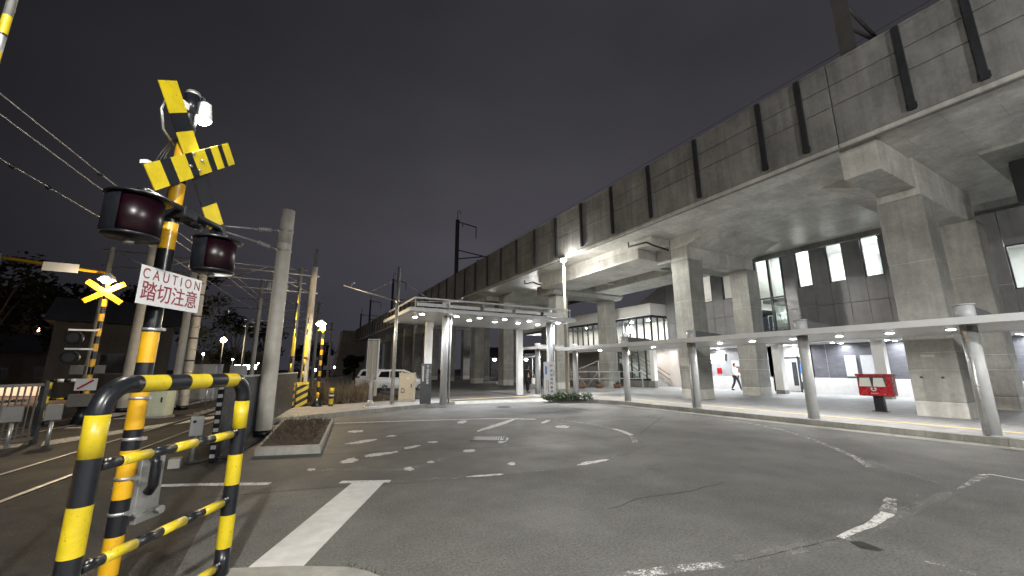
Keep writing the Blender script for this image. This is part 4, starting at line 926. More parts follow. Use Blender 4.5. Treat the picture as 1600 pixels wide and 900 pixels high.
# catenary gantries over the far track
def gantry(label, x0, x1, y, z):
    t = thing('catenary_gantry', label, 'gantry', (0, y, 0), 0, 'catenary gantries along the tracks')
    for x in (x0, x1): mb = MB(); mb.cyl((x, 0, -.1), (x, 0, z + .9), .13, .10, 'pole_concrete', 14); mb.build('mast', t)
    mb = MB()
    for dz in (0, .75): mb.tube([(x0 - .3, 0, z + dz), (x1 + .3, 0, z + dz)], .04, 'steel')
    n = 5
    for k in range(n):
        a = x0 + (x1 - x0) * k / n; b = x0 + (x1 - x0) * (k + 1) / n; mb.tube([(a, 0, z), (b, 0, z + .75)] if k % 2 else [(a, 0, z + .75), (b, 0, z)], .025, 'steel')
    mb.build('beam', t); mb = MB()
    for x in (x0 + 1.2, x1 - 1.5):
        mb.tube([(x, 0, z), (x, 0, z - .7)], .025, 'steel'); mb.tube([(x - .9, 0, z - .75), (x + .7, 0, z - .6)], .022, 'steel'); insulator(mb, (x + .1, 0, z - .1), (x + .1, 0, z - .45), .07, 4); insulator(mb, (x + .9, 0, z - .2), (x + .9, 0, z - .5), .06, 3)
    mb.build('bracket_arm', t)
gantry('nearest steel lattice catenary gantry above the tracks', -7.6, .2, 24.5, 6.2)
gantry('second lattice catenary gantry further along the tracks', -6.4, 1.9, 37, 6.2)
gantry('dim far catenary gantry, third along the tracks', -4.4, 4.4, 54, 6.3)
for off, z, lab in ((-2.95, 4.86, 'upper overhead wire of the near track'), (-2.97, 4.64, 'lower contact wire of the near track'), (-3.95, 4.74, 'outer overhead wire left of the near track, with a dropper')):
    mb = MB(); pts = []
    for k in range(24):
        y = -4 + k * 3.2; pts.append((track_x(y, off), y, z + .04 * math.sin(y * .5)))
    mb.tube(pts, .011, 'steel', 5)
    for y in (8.9, 9.7): 
        if off != -2.97: mb.sphere((track_x(y, off), y, z - .04), .045, 'black_matte', (1, 1, 1), 1)
    tag(mb.build('overhead_wire'), lab + ' at top left' if 'dropper' not in lab else lab, 'wire')

# track-side cabinets
def cabinet(label, x, y, w, d, h, m, rz=0, legs=False, name='equipment_cabinet'):
    t = thing(name, label, 'cabinet', (x, y, 0), rz)
    mb = MB(); mb.box(-w / 2, w / 2, -d / 2, d / 2, .06, h, m, bev=.015); mb.box(-w / 2 - .02, w / 2 + .02, -d / 2 - .02, d / 2 + .02, h, h + .04, m, bev=.01); mb.build('body', t)
    mb = MB(); mb.box(-w / 2 + .03, w / 2 - .03, -d / 2 - .012, -d / 2 - .002, .12, h - .05, m, bev=.004); dr = mb.build('door', t)
    mb = MB(); mb.box(w / 2 - .14, w / 2 - .1, -d / 2 - .035, -d / 2 - .012, h * .5, h * .5 + .16, 'steel_dark'); mb.build('handle', dr)
    mb = MB(); mb.box(-w / 2 - .04, w / 2 + .04, -d / 2 - .04, d / 2 + .04, -.05, .06, 'kerb'); mb.build('base', t); return t
cabinet('pale green trackside cabinet behind the near signal post', -3.55, 17.5, .62, .45, .98, 'green_box', R(-20))
cabinet('pale grey wide trackside cabinet behind the guard frame', -3.75, 26.5, 1.35, .8, 1.75, 'gray_paint', R(-15))
cabinet('narrow grey trackside cabinet right of the wide one', -2.3, 26.8, .62, .7, 1.7, 'gray_paint', R(-15))
for k, (x, y, lab) in enumerate(((-3.0, 22.5, 'thin trackside post with a clamp left of the grey cabinets'), (-2.5, 22.2, 'thin trackside post with a clamp right beside its twin'))):
    mb = MB(); mb.cyl((0, 0, -.05), (0, 0, .9), .03, .03, 'steel'); mb.box(-.09, .09, -.05, .05, .85, 1.0, 'steel', bev=.01); tag(mb.build('marker_post', loc=(x, y, 0)), lab, 'marker post', 'marker posts by the track')

# ------------------------------------------------------------------ kerbside things in the middle
PL = thing('planter_bed', 'low concrete kerbed planter of bare soil and dead stalks', 'planter', (0, 0, 0))
pp = [(-.36, 8.94), (.70, 8.62), (1.34, 13.12), (.05, 13.58)]
mb = MB()
c = Vector((sum(p[0] for p in pp) / 4, sum(p[1] for p in pp) / 4)); inn = [tuple(Vector(p) + (c - Vector(p)).normalized() * .2) for p in pp]
for k in range(4):
    a, b, b2, a2 = pp[k], pp[(k + 1) % 4], inn[(k + 1) % 4], inn[k]
    z = .135
    mb.face([(*a, 0), (*b, 0), (*b, z), (*a, z)], 'kerb'); mb.face([(*a, z), (*b, z), (*b2, z), (*a2, z)], 'kerb'); mb.face([(*a2, z), (*b2, z), (*b2, .05), (*a2, .05)], 'kerb')
mb.build('kerb_frame', PL, bev=.025)
mb = MB(); n = 14
def bil(u, v): 
    a = Vector(inn[0]).lerp(Vector(inn[1]), u); b = Vector(inn[3]).lerp(Vector(inn[2]), u); return a.lerp(b, v)
gr = [[mb.bm.verts.new((*bil(i / 8, j / 30), .10 + random.uniform(0, .06))) for j in range(31)] for i in range(9)]
ii = mb.mi('soil')
for i in range(8):
    for j in range(30): f = mb.bm.faces.new((gr[i][j], gr[i + 1][j], gr[i + 1][j + 1], gr[i][j + 1])); f.material_index = ii
mb.build('soil_bed', PL)
mb = MB()
for k in range(420):
    p = bil(random.uniform(.08, .92), random.uniform(.03, .97)); p = Vector((*p, .11)); h = random.uniform(.04, .22); q = p + Vector((random.uniform(-.16, .16), random.uniform(-.16, .16), h)); mb.tube([p, q], .004, 'twig', 3)
for k in range(900):
    p = bil(random.uniform(.05, .95), random.uniform(.03, .97)); p = Vector((*p, .125 + random.uniform(0, .03))); a = random.uniform(0, 6.3); s = Vector((math.cos(a), math.sin(a), random.uniform(-.3, .3))) * random.uniform(.02, .05); w = Vector((-s.y, s.x, 0)) * .5
    mb.face([p - s, p + w, p + s, p - w], 'twig')
st = mb.build('dead_plants', PL, fixn=False); st['kind'] = 'stuff'
# destination sign post (three-sided louvre box on a stem)
SP = thing('guide_post', 'beige finned guide post on a flared foot at the kerb', 'guide post', (2.83, 15.94, .13), R(-18))
mb = MB(); mb.cyl((0, 0, 0), (0, 0, .05), .26, .24, 'gray_paint', 20); mb.cyl((0, 0, .05), (0, 0, .28), .17, .075, 'gray_paint', 20); mb.cyl((0, 0, .28), (0, 0, 1.2), .075, .07, 'gray_paint', 20); mb.build('stem', SP)
mb = MB(); mb.box(-.19, .19, -.03, .03, 1.05, 2.48, 'beige_box'); mb.box(-.20, -.17, -.14, .14, 1.0, 2.48, 'gray_paint'); mb.box(.17, .20, -.14, .14, 1.0, 2.48, 'gray_paint'); mb.box(-.02, .02, -.13, .13, 1.05, 2.48, 'gray_paint'); mb.box(-.21, .21, -.15, .15, 2.48, 2.53, 'gray_paint'); mb.build('fin_panel', SP, bev=.006)
mb = MB(); mb.box(.10, .2, -.1, .06, .42, .95, 'beige_box', bev=.01); mb.build('box', SP)
CM = thing('catenary_pole', 'slender steel pole with two spread guy arms left of the entrance canopy', 'pole', (3.84, 16.9, .13), 0)
mb = MB(); mb.cyl((0, 0, 0), (0, 0, 5.72), .075, .065, 'steel', 18); mb.build('pole', CM)
mb = MB(); d1 = Vector((-.82, -.57, 0)); a0 = Vector((0, 0, 4.22))
mb.tube([a0, a0 + Vector((-2.15, .15, .52))], .03, 'steel'); mb.tube([a0, a0 + Vector((3.05, -.2, .18))], .03, 'steel')
mb.tube([(0, 0, 5.2), a0 + Vector((-1.2, .1, .28))], .01, 'steel', 6); mb.tube([(0, 0, 5.2), a0 + Vector((1.5, -.1, .1))], .01, 'steel', 6)
mb.cyl((0, 0, 4.16), (0, 0, 4.28), .095, .095, 'steel', 16)
for p in (a0 + Vector((-1.85, .13, .46)), a0 + Vector((2.8, -.18, .18))): mb.tube([p, p + Vector((0, 0, .14)), p + Vector((.12, 0, .2))], .025, 'steel', 6); mb.sphere(p + Vector((.02, 0, .12)), .05, 'steel', sub=1)
mb.build('guy_arm', CM)
CB = cabinet('beige steel control cabinet beside the slender pole', 4.72, 18.0, .66, .42, 1.2, 'beige_box', R(-24))
CB.location.z = .13
mb = MB(); mb.prism([(-.22, .38), (-.06, .40), (-.08, .55), (-.18, .6), (-.22, .56)], -.235, -.226, 'y', 'steel_dark'); mb.prism([(-.19, .42), (-.09, .43), (-.105, .53), (-.19, .555)], -.238, -.235, 'y', 'beige_box'); mb.build('lock', CB)
mb = MB(); mb.box(.0, .1, -.23, -.226, .98, 1.03, 'sign_white'); mb.build('plate', CB)
TS = thing('totem_sign', 'charcoal totem sign with white arrow and vertical Japanese lettering under the canopy edge', 'sign', (5.05, 16.35, .13), -R(18))
mb = MB(); mb.box(-.22, .22, -.06, .06, 0, 1.62, 'sign_dark', bev=.008); mb.box(-.225, .225, -.065, .065, .78, .785, 'steel_dark'); bd = mb.build('body', TS)
def arrow(parent, x, y, z, s, m, ang):
    mb = MB(); t = .16
    for a in (PI / 4, -PI / 4): mb.box(-.5 * s, .02 * s, -.004, .004, -.07 * s, .07 * s, m, Matrix.Translation((x, y, z)) @ Matrix.Rotation(ang, 4, 'Y') @ Matrix.Translation((.4 * s, 0, 0)) @ Matrix.Rotation(a, 4, 'Y'))
    mb.box(-.55 * s, .38 * s, -.0035, .0035, -.07 * s, .07 * s, m, Matrix.Translation((x, y, z)) @ Matrix.Rotation(ang, 4, 'Y')); return mb.build('arrow', parent)
arrow(bd, .06, -.064, 1.50, .13, 'sign_white', -PI / 2)
RF = (PI / 2, 0, 0)
text('lettering', '送\n迎\n用\n駐\n車\n場', .105, 'sign_white', bd, (.055, -.0615, 1.09), RF, .001, line=.98, bold=.002)
text('lettering', '般車送迎用', .028, 'sign_white', bd, (.155, -.0615, 1.30), (PI / 2, PI / 2, 0), .001)
text('lettering', 'Parking lot', .036, 'gray_paint', bd, (-.03, -.0615, 1.12), (PI / 2, PI / 2, 0), .001)
mb = MB(); mb.box(-.16, -.09, -.0625, -.0605, .90, 1.52, 'gray_paint'); mb.build('text_strip', bd)
WS = thing('banner_sign', 'upright white banner sign with maroon arrow and grey Japanese lettering by the shrub', 'sign', (10.75, 15.72, .13), -R(24))
mb = MB(); mb.box(-.27, .27, -.02, .02, .14, 1.72, 'sign_white', bev=.006); bd = mb.build('board', WS)
mb = MB()
for x in (-.2, .22): mb.cyl((x, .03, 0), (x, .03, 1.0), .015, .015, 'steel', 8)
mb.build('stand', WS)
arrow(bd, .09, -.024, 1.55, .16, 'maroon', PI)
text('lettering', '送\n迎\n用\n駐\n車\n場', .135, 'steel_dark', bd, (.09, -.0215, .82), RF, .001, line=1.4, bold=.003)
text('lettering', '般車送迎用', .05, 'steel_dark', bd, (.2, -.0215, 1.2), (PI / 2, PI / 2, 0), .001, bold=.001)
mb = MB(); mb.box(-.21, -.12, -.0225, -.0205, 1.15, 1.52, 'blue'); mb.box(-.08, -.055, -.0225, -.0205, .32, .86, 'maroon'); mb.box(-.15, -.13, -.0225, -.0205, .42, .9, 'maroon'); mb.build('print', bd)

# shrub
def leaf_clump(mb, c, rad, n, size, m, flat=1.0):
    for k in range(n):
        d = Vector((random.gauss(0, 1), random.gauss(0, 1), random.gauss(0, 1))).normalized() * (random.random() ** .4)
        p = Vector(c) + Vector((d.x * rad[0], d.y * rad[1], d.z * rad[2]))
        a = Vector((random.uniform(-1, 1), random.uniform(-1, 1), random.uniform(-.6, 1))).normalized(); b = a.cross(Vector((random.uniform(-1, 1), random.uniform(-1, 1), random.uniform(-1, 1)))).normalized()
        s = size * random.uniform(.6, 1.3); mb.face([p - a * s, p + b * s * .45, p + a * s, p - b * s * .45], m)
SH = thing('shrub', 'low spreading dark green shrub at the kerb corner by the lamp post', 'shrub', (11.5, 15.35, .1), R(-38))
mb = MB()
for k in range(26): leaf_clump(mb, (random.uniform(-1.05, 1.0), random.uniform(-.3, .3), random.uniform(.1, .26)), (.28, .25, .16), 90, .05, 'leaf')
mb.build('foliage', SH, fixn=False)
mb = MB()
for k in range(40):
    x = random.uniform(-1, 1); mb.tube([(x, 0, -.02), (x + random.uniform(-.2, .2), random.uniform(-.25, .25), .3)], .006, 'bark', 4)
mb.build('stem', SH)
# rough grass and soil behind the sidewalk
mb = MB()
for k in range(3800):
    x = random.uniform(-.2, 5.2); y = random.uniform(18.9, 25.5) + x * .1
    h = random.uniform(.1, .34) * (1.5 if 2.0 < x < .17 * y and y > 20.5 else .55); p = Vector((x, y, -.03)); q = p + Vector((random.gauss(0, .14), random.gauss(0, .14), h)); s = Vector((random.uniform(-1, 1), random.uniform(-1, 1), 0)).normalized() * .012
    mb.face([p - s, p + s, q], 'straw' if random.random() < .5 else 'twig')
struct(mb.build('dry_grass', fixn=False), 'stuff')
mb = MB()
for k in range(60):
    yy_ = random.uniform(21, 25.5); c = Vector((random.uniform(1.3, .17 * yy_), yy_, 0))
    for j in range(26):
        d = Vector((random.gauss(0, .22), random.gauss(0, .22), random.uniform(.35, 1.15))); s = Vector((random.uniform(-1, 1), random.uniform(-1, 1), 0)).normalized() * .010
        mb.face([c - s, c + s, c + d], 'straw')
struct(mb.build('tall_dry_grass', fixn=False), 'stuff')
for k, (x, y, a) in enumerate(((2.6, 19.9, .3), (1.3, 19.4, -.4))):
    mb = MB(); mb.box(-.5, .5, -.1, .1, 0, .09, 'cream_bld', bev=.01); mb.box(-.4, -.3, -.14, .14, .09, .16, 'cream_bld', bev=.01); mb.box(.25, .36, -.14, .14, .09, .15, 'cream_bld', bev=.01)
    tag(mb.build('wooden_pallet', loc=(x, y, -.05), rz=a), ['weathered wood pallet lying in the dry grass near the guide post', 'weathered wood pallet lying in the grass behind the bollard'][k], 'pallet')

# street lamps
def street_lamp(label, x, y, h, m_post, m_lens, r=.15, z0=.13, arm=0, post=.06):
    t = thing('street_lamp', label, 'street lamp', (x, y, z0))
    mb = MB(); mb.cyl((0, 0, 0), (0, 0, .05), .16, .16, m_post, 18); mb.cyl((0, 0, .05), (0, 0, h - .35), post, post * .78, m_post, 18); mb.build('post', t)
    mb = MB(); mb.lathe([(.04, -.36), (.055, -.25), (r * .8, -.16), (r * .85, -.14)], (arm, 0, h), m_post, 18); mb.lathe([(0, .14), (r * .5, .12), (r * 1.05, .03), (r * 1.05, .0)], (arm, 0, h), m_post, 18); hd = mb.build('head', t)
    mb = MB(); mb.sphere((arm, 0, h - .05), r, m_lens, (1, 1, .85)); mb.build('globe', hd); return t
street_lamp('tall slim street lamp with a bright white globe behind the shrub', 13.45, 18.0, 7.62, 'lamp_post', 'led', .17, post=.085)
lamp('POINT', (13.2, 17.5, 7.45), 26, (1, .97, .90), .17)
lamp('SPOT', (13.4, 17.6, 7.34), 200, (1, .97, .90), .17, (0, 0, 0), 178, .12)
street_lamp('street lamp standing on the pavement behind the camera', -1.2, -4.4, 6.2, 'beige_box', 'led', .17, .05)
lamp('SPOT', (-1.05, -4.1, 5.9), 285, (1, .98, .92), .17, (0, 0, 0), 176, .2)
lamp('POINT', (-1.05, -4.1, 6.05), 165, (1, .985, .95), .17)
street_lamp('street lamp at the kerb to the right of the camera', 7.5, -7.2, 6.2, 'beige_box', 'led', .17, .0)
lamp('SPOT', (7.4, -6.9, 5.9), 270, (1, .985, .94), .17, (0, 0, 0), 176, .2)
lamp('POINT', (7.4, -6.9, 6.05), 165, (1, .985, .95), .17)
street_lamp('distant orange street lamp at the left beyond the barred fence', -26.8, 69.5, 6.3, 'gray_paint', 'sodium', .42, 0, post=.12)
lamp('POINT', (-26.8, 68.6, 5.6), 220, (1, .58, .32), .3)
lamp('SPOT', (-.86, 4.22, 3.72), 10, (1, .94, .84), .05, (0, R(-38), HEAD), 110, .5)

# ------------------------------------------------------------------ post box
PB = thing('post_box', 'red square post box with two grey slots on a black pedestal under the walkway canopy', 'post box', (17.3, 6.0, .13), -PI / 2 + R(4))
mb = MB(); mb.box(-.13, .13, -.1, .1, 0, .52, 'black', bev=.012); mb.box(-.2, .2, -.16, .16, 0, .02, 'steel_dark'); mb.build('pedestal', PB)
mb = MB(); mb.box(-.44, .44, -.24, .24, .50, 1.16, 'red', bev=.03); mb.prism([(-.26, 1.14), (.25, 1.14), (.25, 1.2), (-.29, 1.22)], -.46, .46, 'x', 'red'); mb.box(.39, .445, -.2, .2, .58, 1.06, 'red', bev=.02); mb.build('body', PB)
mb = MB(); mb.box(-.40, .30, -.246, -.239, .80, 1.13, 'steel_dark')
for x0, x1 in ((-.385, -.06), (-.025, .285)): mb.prism([(x0, .81), (x1, .81), (x1 - .035, 1.09), (x0 + .035, 1.09)], -.275, -.244, 'y', 'slot_pale')
mb.box(-.05, -.035, -.28, -.245, .8, 1.13, 'steel_dark'); mb.build('slot', PB)
mb = MB()
pts = [(-.03 + .065 * math.cos(a), -.248, .735 + .06 * math.sin(a)) for a in [PI + PI * k / 10 for k in range(11)]]
mb.tube(pts, .016, 'sign_white', 6)
for x in (-.075, .015): mb.box(x - .03, x + .025, -.25, -.243, .735, .775, 'sign_white')
mb.build('emblem', PB)
text('lettering', 'POST', .055, 'sign_white', PB, (-.02, -.243, .585), RF, .002, sx=1.5, bold=.001)
text('lettering', 'JP', .05, 'sign_white', PB, (.24, -.243, .565), RF, .002, sx=1.3)

# ------------------------------------------------------------------ cars
def car(label, x, y, rz, scale=1):
    t = thing('parked_car', label, 'car', (x, y, .0), rz, 'white cars parked beyond the dry grass'); t.scale = (scale,) * 3
    W2_ = .86
    prof = [(-2.02, .42), (-2.08, .62), (-2.06, .86), (-1.98, .98), (-1.93, 1.08), (-1.72, 1.50), (-1.55, 1.56), (-.6, 1.60), (.1, 1.56), (.35, 1.47), (.98, 1.05), (1.15, 1.00), (1.85, .90), (2.03, .76), (2.06, .5), (2.0, .36)]
    def wh(z): return W2_ if z < .95 else W2_ - .24 * min(1, (z - .95) / .65)
    mb = MB(); i = mb.mi('car_white')
    sec = []
    for px, pz in prof:
        w = wh(pz); e = .06
        sec.append([mb.bm.verts.new((px, s * w, pz)) for s in (-1, -.8, 0, .8, 1)])
        for k, s in enumerate((-1, -.8, 0, .8, 1)):
            v = sec[-1][k]
            if abs(s) == 1: v.co.x *= .975; 
    for a, b in zip(sec, sec[1:]):
        for k in range(4):
            f = mb.bm.faces.new((a[k], a[k + 1], b[k + 1], b[k])); f.material_index = i; f.smooth = True
    def arch(cx): return [(cx + .40 * math.cos(a), .34 + .40 * math.sin(a)) for a in [PI * k / 8 for k in range(8, -1, -1)]]
    low = [(-2.0, .30)] + [(-1.66, .30)] + [p for p in arch(-1.22) if p[1] > .31] + [(-.8, .25), (.8, .25)] + [p for p in arch(1.22) if p[1] > .31] + [(1.66, .30), (1.98, .32)]
    for s in (-1, 1):
        top = [v for v in sec]
        side = [sec[k][0 if s < 0 else 4].co.copy() for k in range(len(prof))]
        # lower body side as one polygon, greenhouse as another
        lowpoly = [Vector((px, s * (W2_ + .0), pz)) for px, pz in low] + [Vector((v.x, s * W2_, v.z)) for v in reversed([q for q in side if q.z < 1.0])]
        f = mb.face(lowpoly, 'car_white')
        belt = [q for q in side if q.z >= .97]
        gp = [Vector((-1.95, s * W2_, .98))] + belt + [Vector((1.12, s * W2_, 1.0))]
        mb.face(gp, 'car_white')
    bmesh.ops.triangulate(mb.bm, faces=[f for f in mb.bm.faces if len(f.verts) > 4])
    mb.box(-1.9, 1.9, -.7, .7, .26, .6, 'black_matte'); mb.build('body', t)
    mb = MB()
    for s in (-1, 1):
        for poly in ([(-1.70, 1.05), (-1.52, 1.42), (-.95, 1.46), (-.95, 1.03)], [(-.88, 1.03), (-.88, 1.47), (-.1, 1.46), (-.1, 1.02)], [(-.04, 1.02), (-.04, 1.45), (.30, 1.38), (.84, 1.03)]):
            P3_ = [(px, s * (wh(pz) + .012), pz) for px, pz in poly]; mb.face(P3_ if s < 0 else P3_[::-1], 'car_glass')
    for zz in (((-1.96, 1.06), (-1.77, 1.44)), ((.42, 1.45), (.95, 1.09))):
        (xa, za), (xb, zb_) = zz; off = -.02 if xa < 0 else .03
        mb.face([(xa + off, -.66, za + .01), (xa + off, .66, za + .01), (xb + off, .56, zb_ + .01), (xb + off, -.56, zb_ + .01)], 'car_glass')
    mb.build('window', t)
    for cx in (-1.22, 1.22):
        for s in (-1, 1):
            mb = MB(); mb.cyl((cx, s * .66, .33), (cx, s * .85, .33), .33, .33, 'tyre', 28); w = mb.build('wheel', t, bev=.02)
            mb = MB(); mb.cyl((cx, s * .851, .33), (cx, s * .862, .33), .21, .20, 'steel_dark', 24)
            for k in range(5):
                a = 2 * PI * k / 5; mb.tube([(cx, s * .868, .33), (cx + .2 * math.cos(a), s * .866, .33 + .2 * math.sin(a))], .022, 'steel', 6)
            mb.build('rim', w)
    for s in (-1, 1):
        mb = MB(); mb.box(-2.09, -1.72, s * .62, s * .875, .88, 1.02, 'tail_red', bev=.03); mb.build('tail_light', t)
        mb = MB(); mb.box(1.74, 2.03, s * .55, s * .85, .74, .86, 'sign_white', bev=.03); mb.build('headlight', t)
        mb = MB(); mb.box(.62, .74, s * .86, s * 1.02, 1.02, 1.14, 'car_white', bev=.03); mb.build('mirror', t)
    mb = MB(); mb.box(-2.11, -2.07, -.2, .2, .66, .78, 'sign_white'); mb.build('number_plate', t); return t
car('white sport utility car parked side-on behind the beige cabinet', 7.15, 28.6, R(-12.7), .94)
car('white car mostly hidden behind the guide post and the first white car', 6.75, 33.4, R(-12.7), .96)

# ------------------------------------------------------------------ people
def skin_mesh(name, verts, edges, radii, m, parent=None, root=0, sub=2):
    me = bpy.data.meshes.new(name); me.from_pydata(verts, edges, []); o = bpy.data.objects.new(name, me); COL.objects.link(o)
    bpy.context.view_layer.update()
    o.modifiers.new('skin', 'SKIN'); 
    if not me.skin_vertices: me.attributes
    sv = me.skin_vertices[0].data
    for k, r in enumerate(radii): sv[k].radius = (r, r) if not isinstance(r, tuple) else r; sv[k].use_root = (k == root)
    ss = o.modifiers.new('sub', 'SUBSURF'); ss.levels = ss.render_levels = sub
    dg = bpy.context.evaluated_depsgraph_get(); nm = bpy.data.meshes.new_from_object(o.evaluated_get(dg)); bpy.data.objects.remove(o)
    nm.materials.clear(); nm.materials.append(M[m])
    for p in nm.polygons: p.use_smooth = True
    r_ = bpy.data.objects.new(name, nm); COL.objects.link(r_)
    if parent: r_.parent = parent
    return r_
def ensure_skin(me):
    pass
def person(label, loc, rz, H_, top, legs, shoe='black', long_coat=False, stride=.16, bag=None, armbend=.2):
    t = thing('person', label, 'person', loc, rz); k = H_ / 1.7
    st = stride
    V_ = [(0, 0, .92), (0, 0, 1.12), (0, 0.0, 1.36), (0, .0, 1.46), (0, .01, 1.53), (0, .02, 1.62),
          (-.17, 0, 1.38), (-.22, -.03, 1.12), (-.20, armbend, .92), (-.19, armbend + .05, .85), (.17, 0, 1.38), (.22, .05, 1.12), (.20, armbend, .95), (.19, armbend + .05, .88),
          (-.09, 0, .86), (-.09, st * .6, .47), (-.09, st, .07), (-.09, st + .13, .035), (.09, 0, .86), (.09, -st * .3, .48), (.09, -st * 1.2, .10), (.09, -st * 1.2 + .13, .035)]
    E_ = [(0, 1), (1, 2), (2, 3), (3, 4), (4, 5), (2, 6), (6, 7), (7, 8), (8, 9), (2, 10), (10, 11), (11, 12), (12, 13), (0, 14), (14, 15), (15, 16), (16, 17), (0, 18), (18, 19), (19, 20), (20, 21)]
    Rr = [.13, .12, .13, .06, .055, .088, .06, .045, .035, .032, .06, .045, .035, .032, .085, .06, .042, .038, .085, .06, .042, .038]
    sc = lambda vs: [tuple(c * k for c in v) for v in vs]
    b = skin_mesh('body', sc(V_), E_, [r * k for r in Rr], 'skin', t)
    mb = MB(); mb.sphere((0, .02 * k, 1.61 * k), .102 * k, 'skin', (.86, 1, 1.18)); mb.cyl((0, .115 * k, 1.60 * k), (0, .135 * k, 1.585 * k), .012, .02, 'skin', 8); mb.build('face', t)
    mb = MB(); mb.sphere((0, -.012 * k, 1.645 * k), .112 * k, 'hair', (.92, .98, 1.0)); 
    if long_coat: mb.sphere((0, -.05 * k, 1.54 * k), .10 * k, 'hair', (.9, .6, 1.2))
    mb.build('hair', t)
    a_ = [0, 1, 2, 6, 7, 8, 10, 11, 12]; idx = {v: q for q, v in enumerate(a_)}
    tv = [V_[q] for q in a_]; tr = [Rr[q] + .022 for q in a_]; tr[0] = .155; ed = [(idx[p], idx[q]) for p, q in E_ if p in idx and q in idx]
    if long_coat:
        tv.append((0, 0, .62)); tr.append(.19); ed.append((0, len(tv) - 1))
    skin_mesh('coat' if long_coat else 'jacket', sc(tv), ed, [r * k for r in tr], top, t)
    l_ = [0, 14, 15, 16, 18, 19, 20]; idx = {v: q for q, v in enumerate(l_)}
    skin_mesh('trousers', sc([V_[q] for q in l_]), [(idx[p], idx[q]) for p, q in E_ if p in idx and q in idx], [(Rr[q] + .015) * k for q in l_], legs, t)
    for a, bq in ((16, 17), (20, 21)):
        p, q = Vector(V_[a]) * k, Vector(V_[bq]) * k; mb = MB(); mb.sphere(((p.x + q.x) / 2, (p.y + q.y) / 2, .045 * k), .06 * k, shoe, (.8, 2.1, .75)); mb.build('shoe', t)
    return t
person('person in a black coat holding a pale tote bag under the entrance canopy', (12.7, 20.9, .13), R(-75), 1.60, 'coat', 'coat', long_coat=True, stride=.05)
mb = MB(); mb.box(-.16, .16, -.06, .06, .0, .36, 'cloth_white', bev=.04); mb.tube([(-.1, 0, .36), (-.08, 0, .56), (.08, 0, .56), (.1, 0, .36)], .012, 'cloth_white', 6)
tag(mb.build('tote_bag', loc=(12.95, 20.62, .62), rz=R(20)), 'pale tote bag hanging from the arm of the person in black', 'bag')
person('person walking in a pale jacket and dark trousers beside the concrete column', (25.6, 16.05, .13), PI, 1.68, 'cloth_white', 'cloth_navy', stride=.24)

# ------------------------------------------------------------------ distant left and far background
def tree(label, x, y, h, w, n=1500, seed=0):
    random.seed(seed); t = thing('tree', label, 'tree', (x, y, -.05), 0, 'dark trees beyond the tracks')
    mb = MB(); mb.cyl((0, 0, 0), (.1, 0, h * .45), .2, .12, 'bark', 10)
    ends = []
    for k in range(7):
        a = random.uniform(0, 6.3); e = Vector((math.cos(a) * w * random.uniform(.3, .7), math.sin(a) * w * random.uniform(.3, .7), h * random.uniform(.55, .9))); mb.tube([(0.05, 0, h * random.uniform(.25, .45)), e * .6 + Vector((0, 0, h * .15)), e], .05, 'bark', 6); ends.append(e)
    mb.build('trunk', t)
    mb = MB()
    for e in ends + [Vector((random.uniform(-.6, .6) * w, random.uniform(-.6, .6) * w, h * random.uniform(.3, .95))) for _ in range(9)]:
        r = w * random.uniform(.28, .5); leaf_clump(mb, e, (r, r, r * .75), n // 16, .22, 'leaf_dark')
    mb.build('crown', t, fixn=False)
trees = [(-13.5, 38, 7.5, 2.6), (-16.5, 37, 9.5, 3.0), (-10.5, 44, 8.5, 2.6), (-9.5, 58, 13.5, 3.4), (-13.8, 60, 13.0, 3.6), (-18.5, 52, 9, 3.2), (-6.0, 62, 9.5, 2.8), (-22.5, 50, 8.5, 3.2), (-3.0, 75, 9, 3), (2.5, 78, 6.0, 2.6), (5.8, 84, 7.0, 2.6), (8.2, 60, 3.4, 1.6)]
tl = ['bushy dark tree behind the far crossing signal', 'taller dark tree left of the caution board', 'dark tree just behind the near signal post', 'tall dark tree with a layered crown right of the caution board', 'tall rounded dark tree touching the caution board edge',
      'broad dark tree behind the orange street lamp', 'dark tree behind the thick concrete pole', 'dark tree before the beige house', 'dim tree far down the tracks', 'low dark tree behind the warm floodlight', 'dark tree before the viaduct end block', 'small dark bush before the viaduct end block']
for k, (a, l) in enumerate(zip(trees, tl)): tree(l, *a, seed=k + 3)
random.seed(99)
def house(label, x, y, w, d, h, m, wins, roof='flat', rz=0):
    t = thing('house', label, 'house', (x, y, -.06), rz)
    mb = MB(); mb.box(-w / 2, w / 2, -d / 2, d / 2, 0, h, m); mb.build('wall', t)
    mb = MB()
    if roof == 'flat': mb.box(-w / 2 - .2, w / 2 + .2, -d / 2 - .2, d / 2 + .2, h + .004, h + .35, 'steel_dark')
    else: mb.prism([(-d / 2 - .4, h), (d / 2 + .4, h), (0, h + d * .32)], -w / 2 - .4, w / 2 + .4, 'x', 'steel_dark')
    mb.build('roof', t)
    for wx, wz, ww, whh, lit in wins:
        mb = MB(); mb.box(wx - ww / 2, wx + ww / 2, -d / 2 - .05, -d / 2 - .002, wz, wz + whh, 'steel_dark'); wn = mb.build('window', t)
        mb = MB(); mb.box(wx - ww / 2 + .08, wx + ww / 2 - .08, -d / 2 - .06, -d / 2 - .051, wz + .08, wz + whh - .08, lit or 'car_glass'); mb.build('pane', wn)
    return t
house('beige two storey house with dark narrow windows at the left edge', -29.5, 60, 12, 9, 9.2, 'cream_bld', [(2.6, 5.8, .9, 2.1, None), (4.6, 5.8, .9, 2.1, None), (-1.5, 5.8, .9, 2.1, None), (3, 1.5, 1.4, 1.6, None)], rz=R(20))
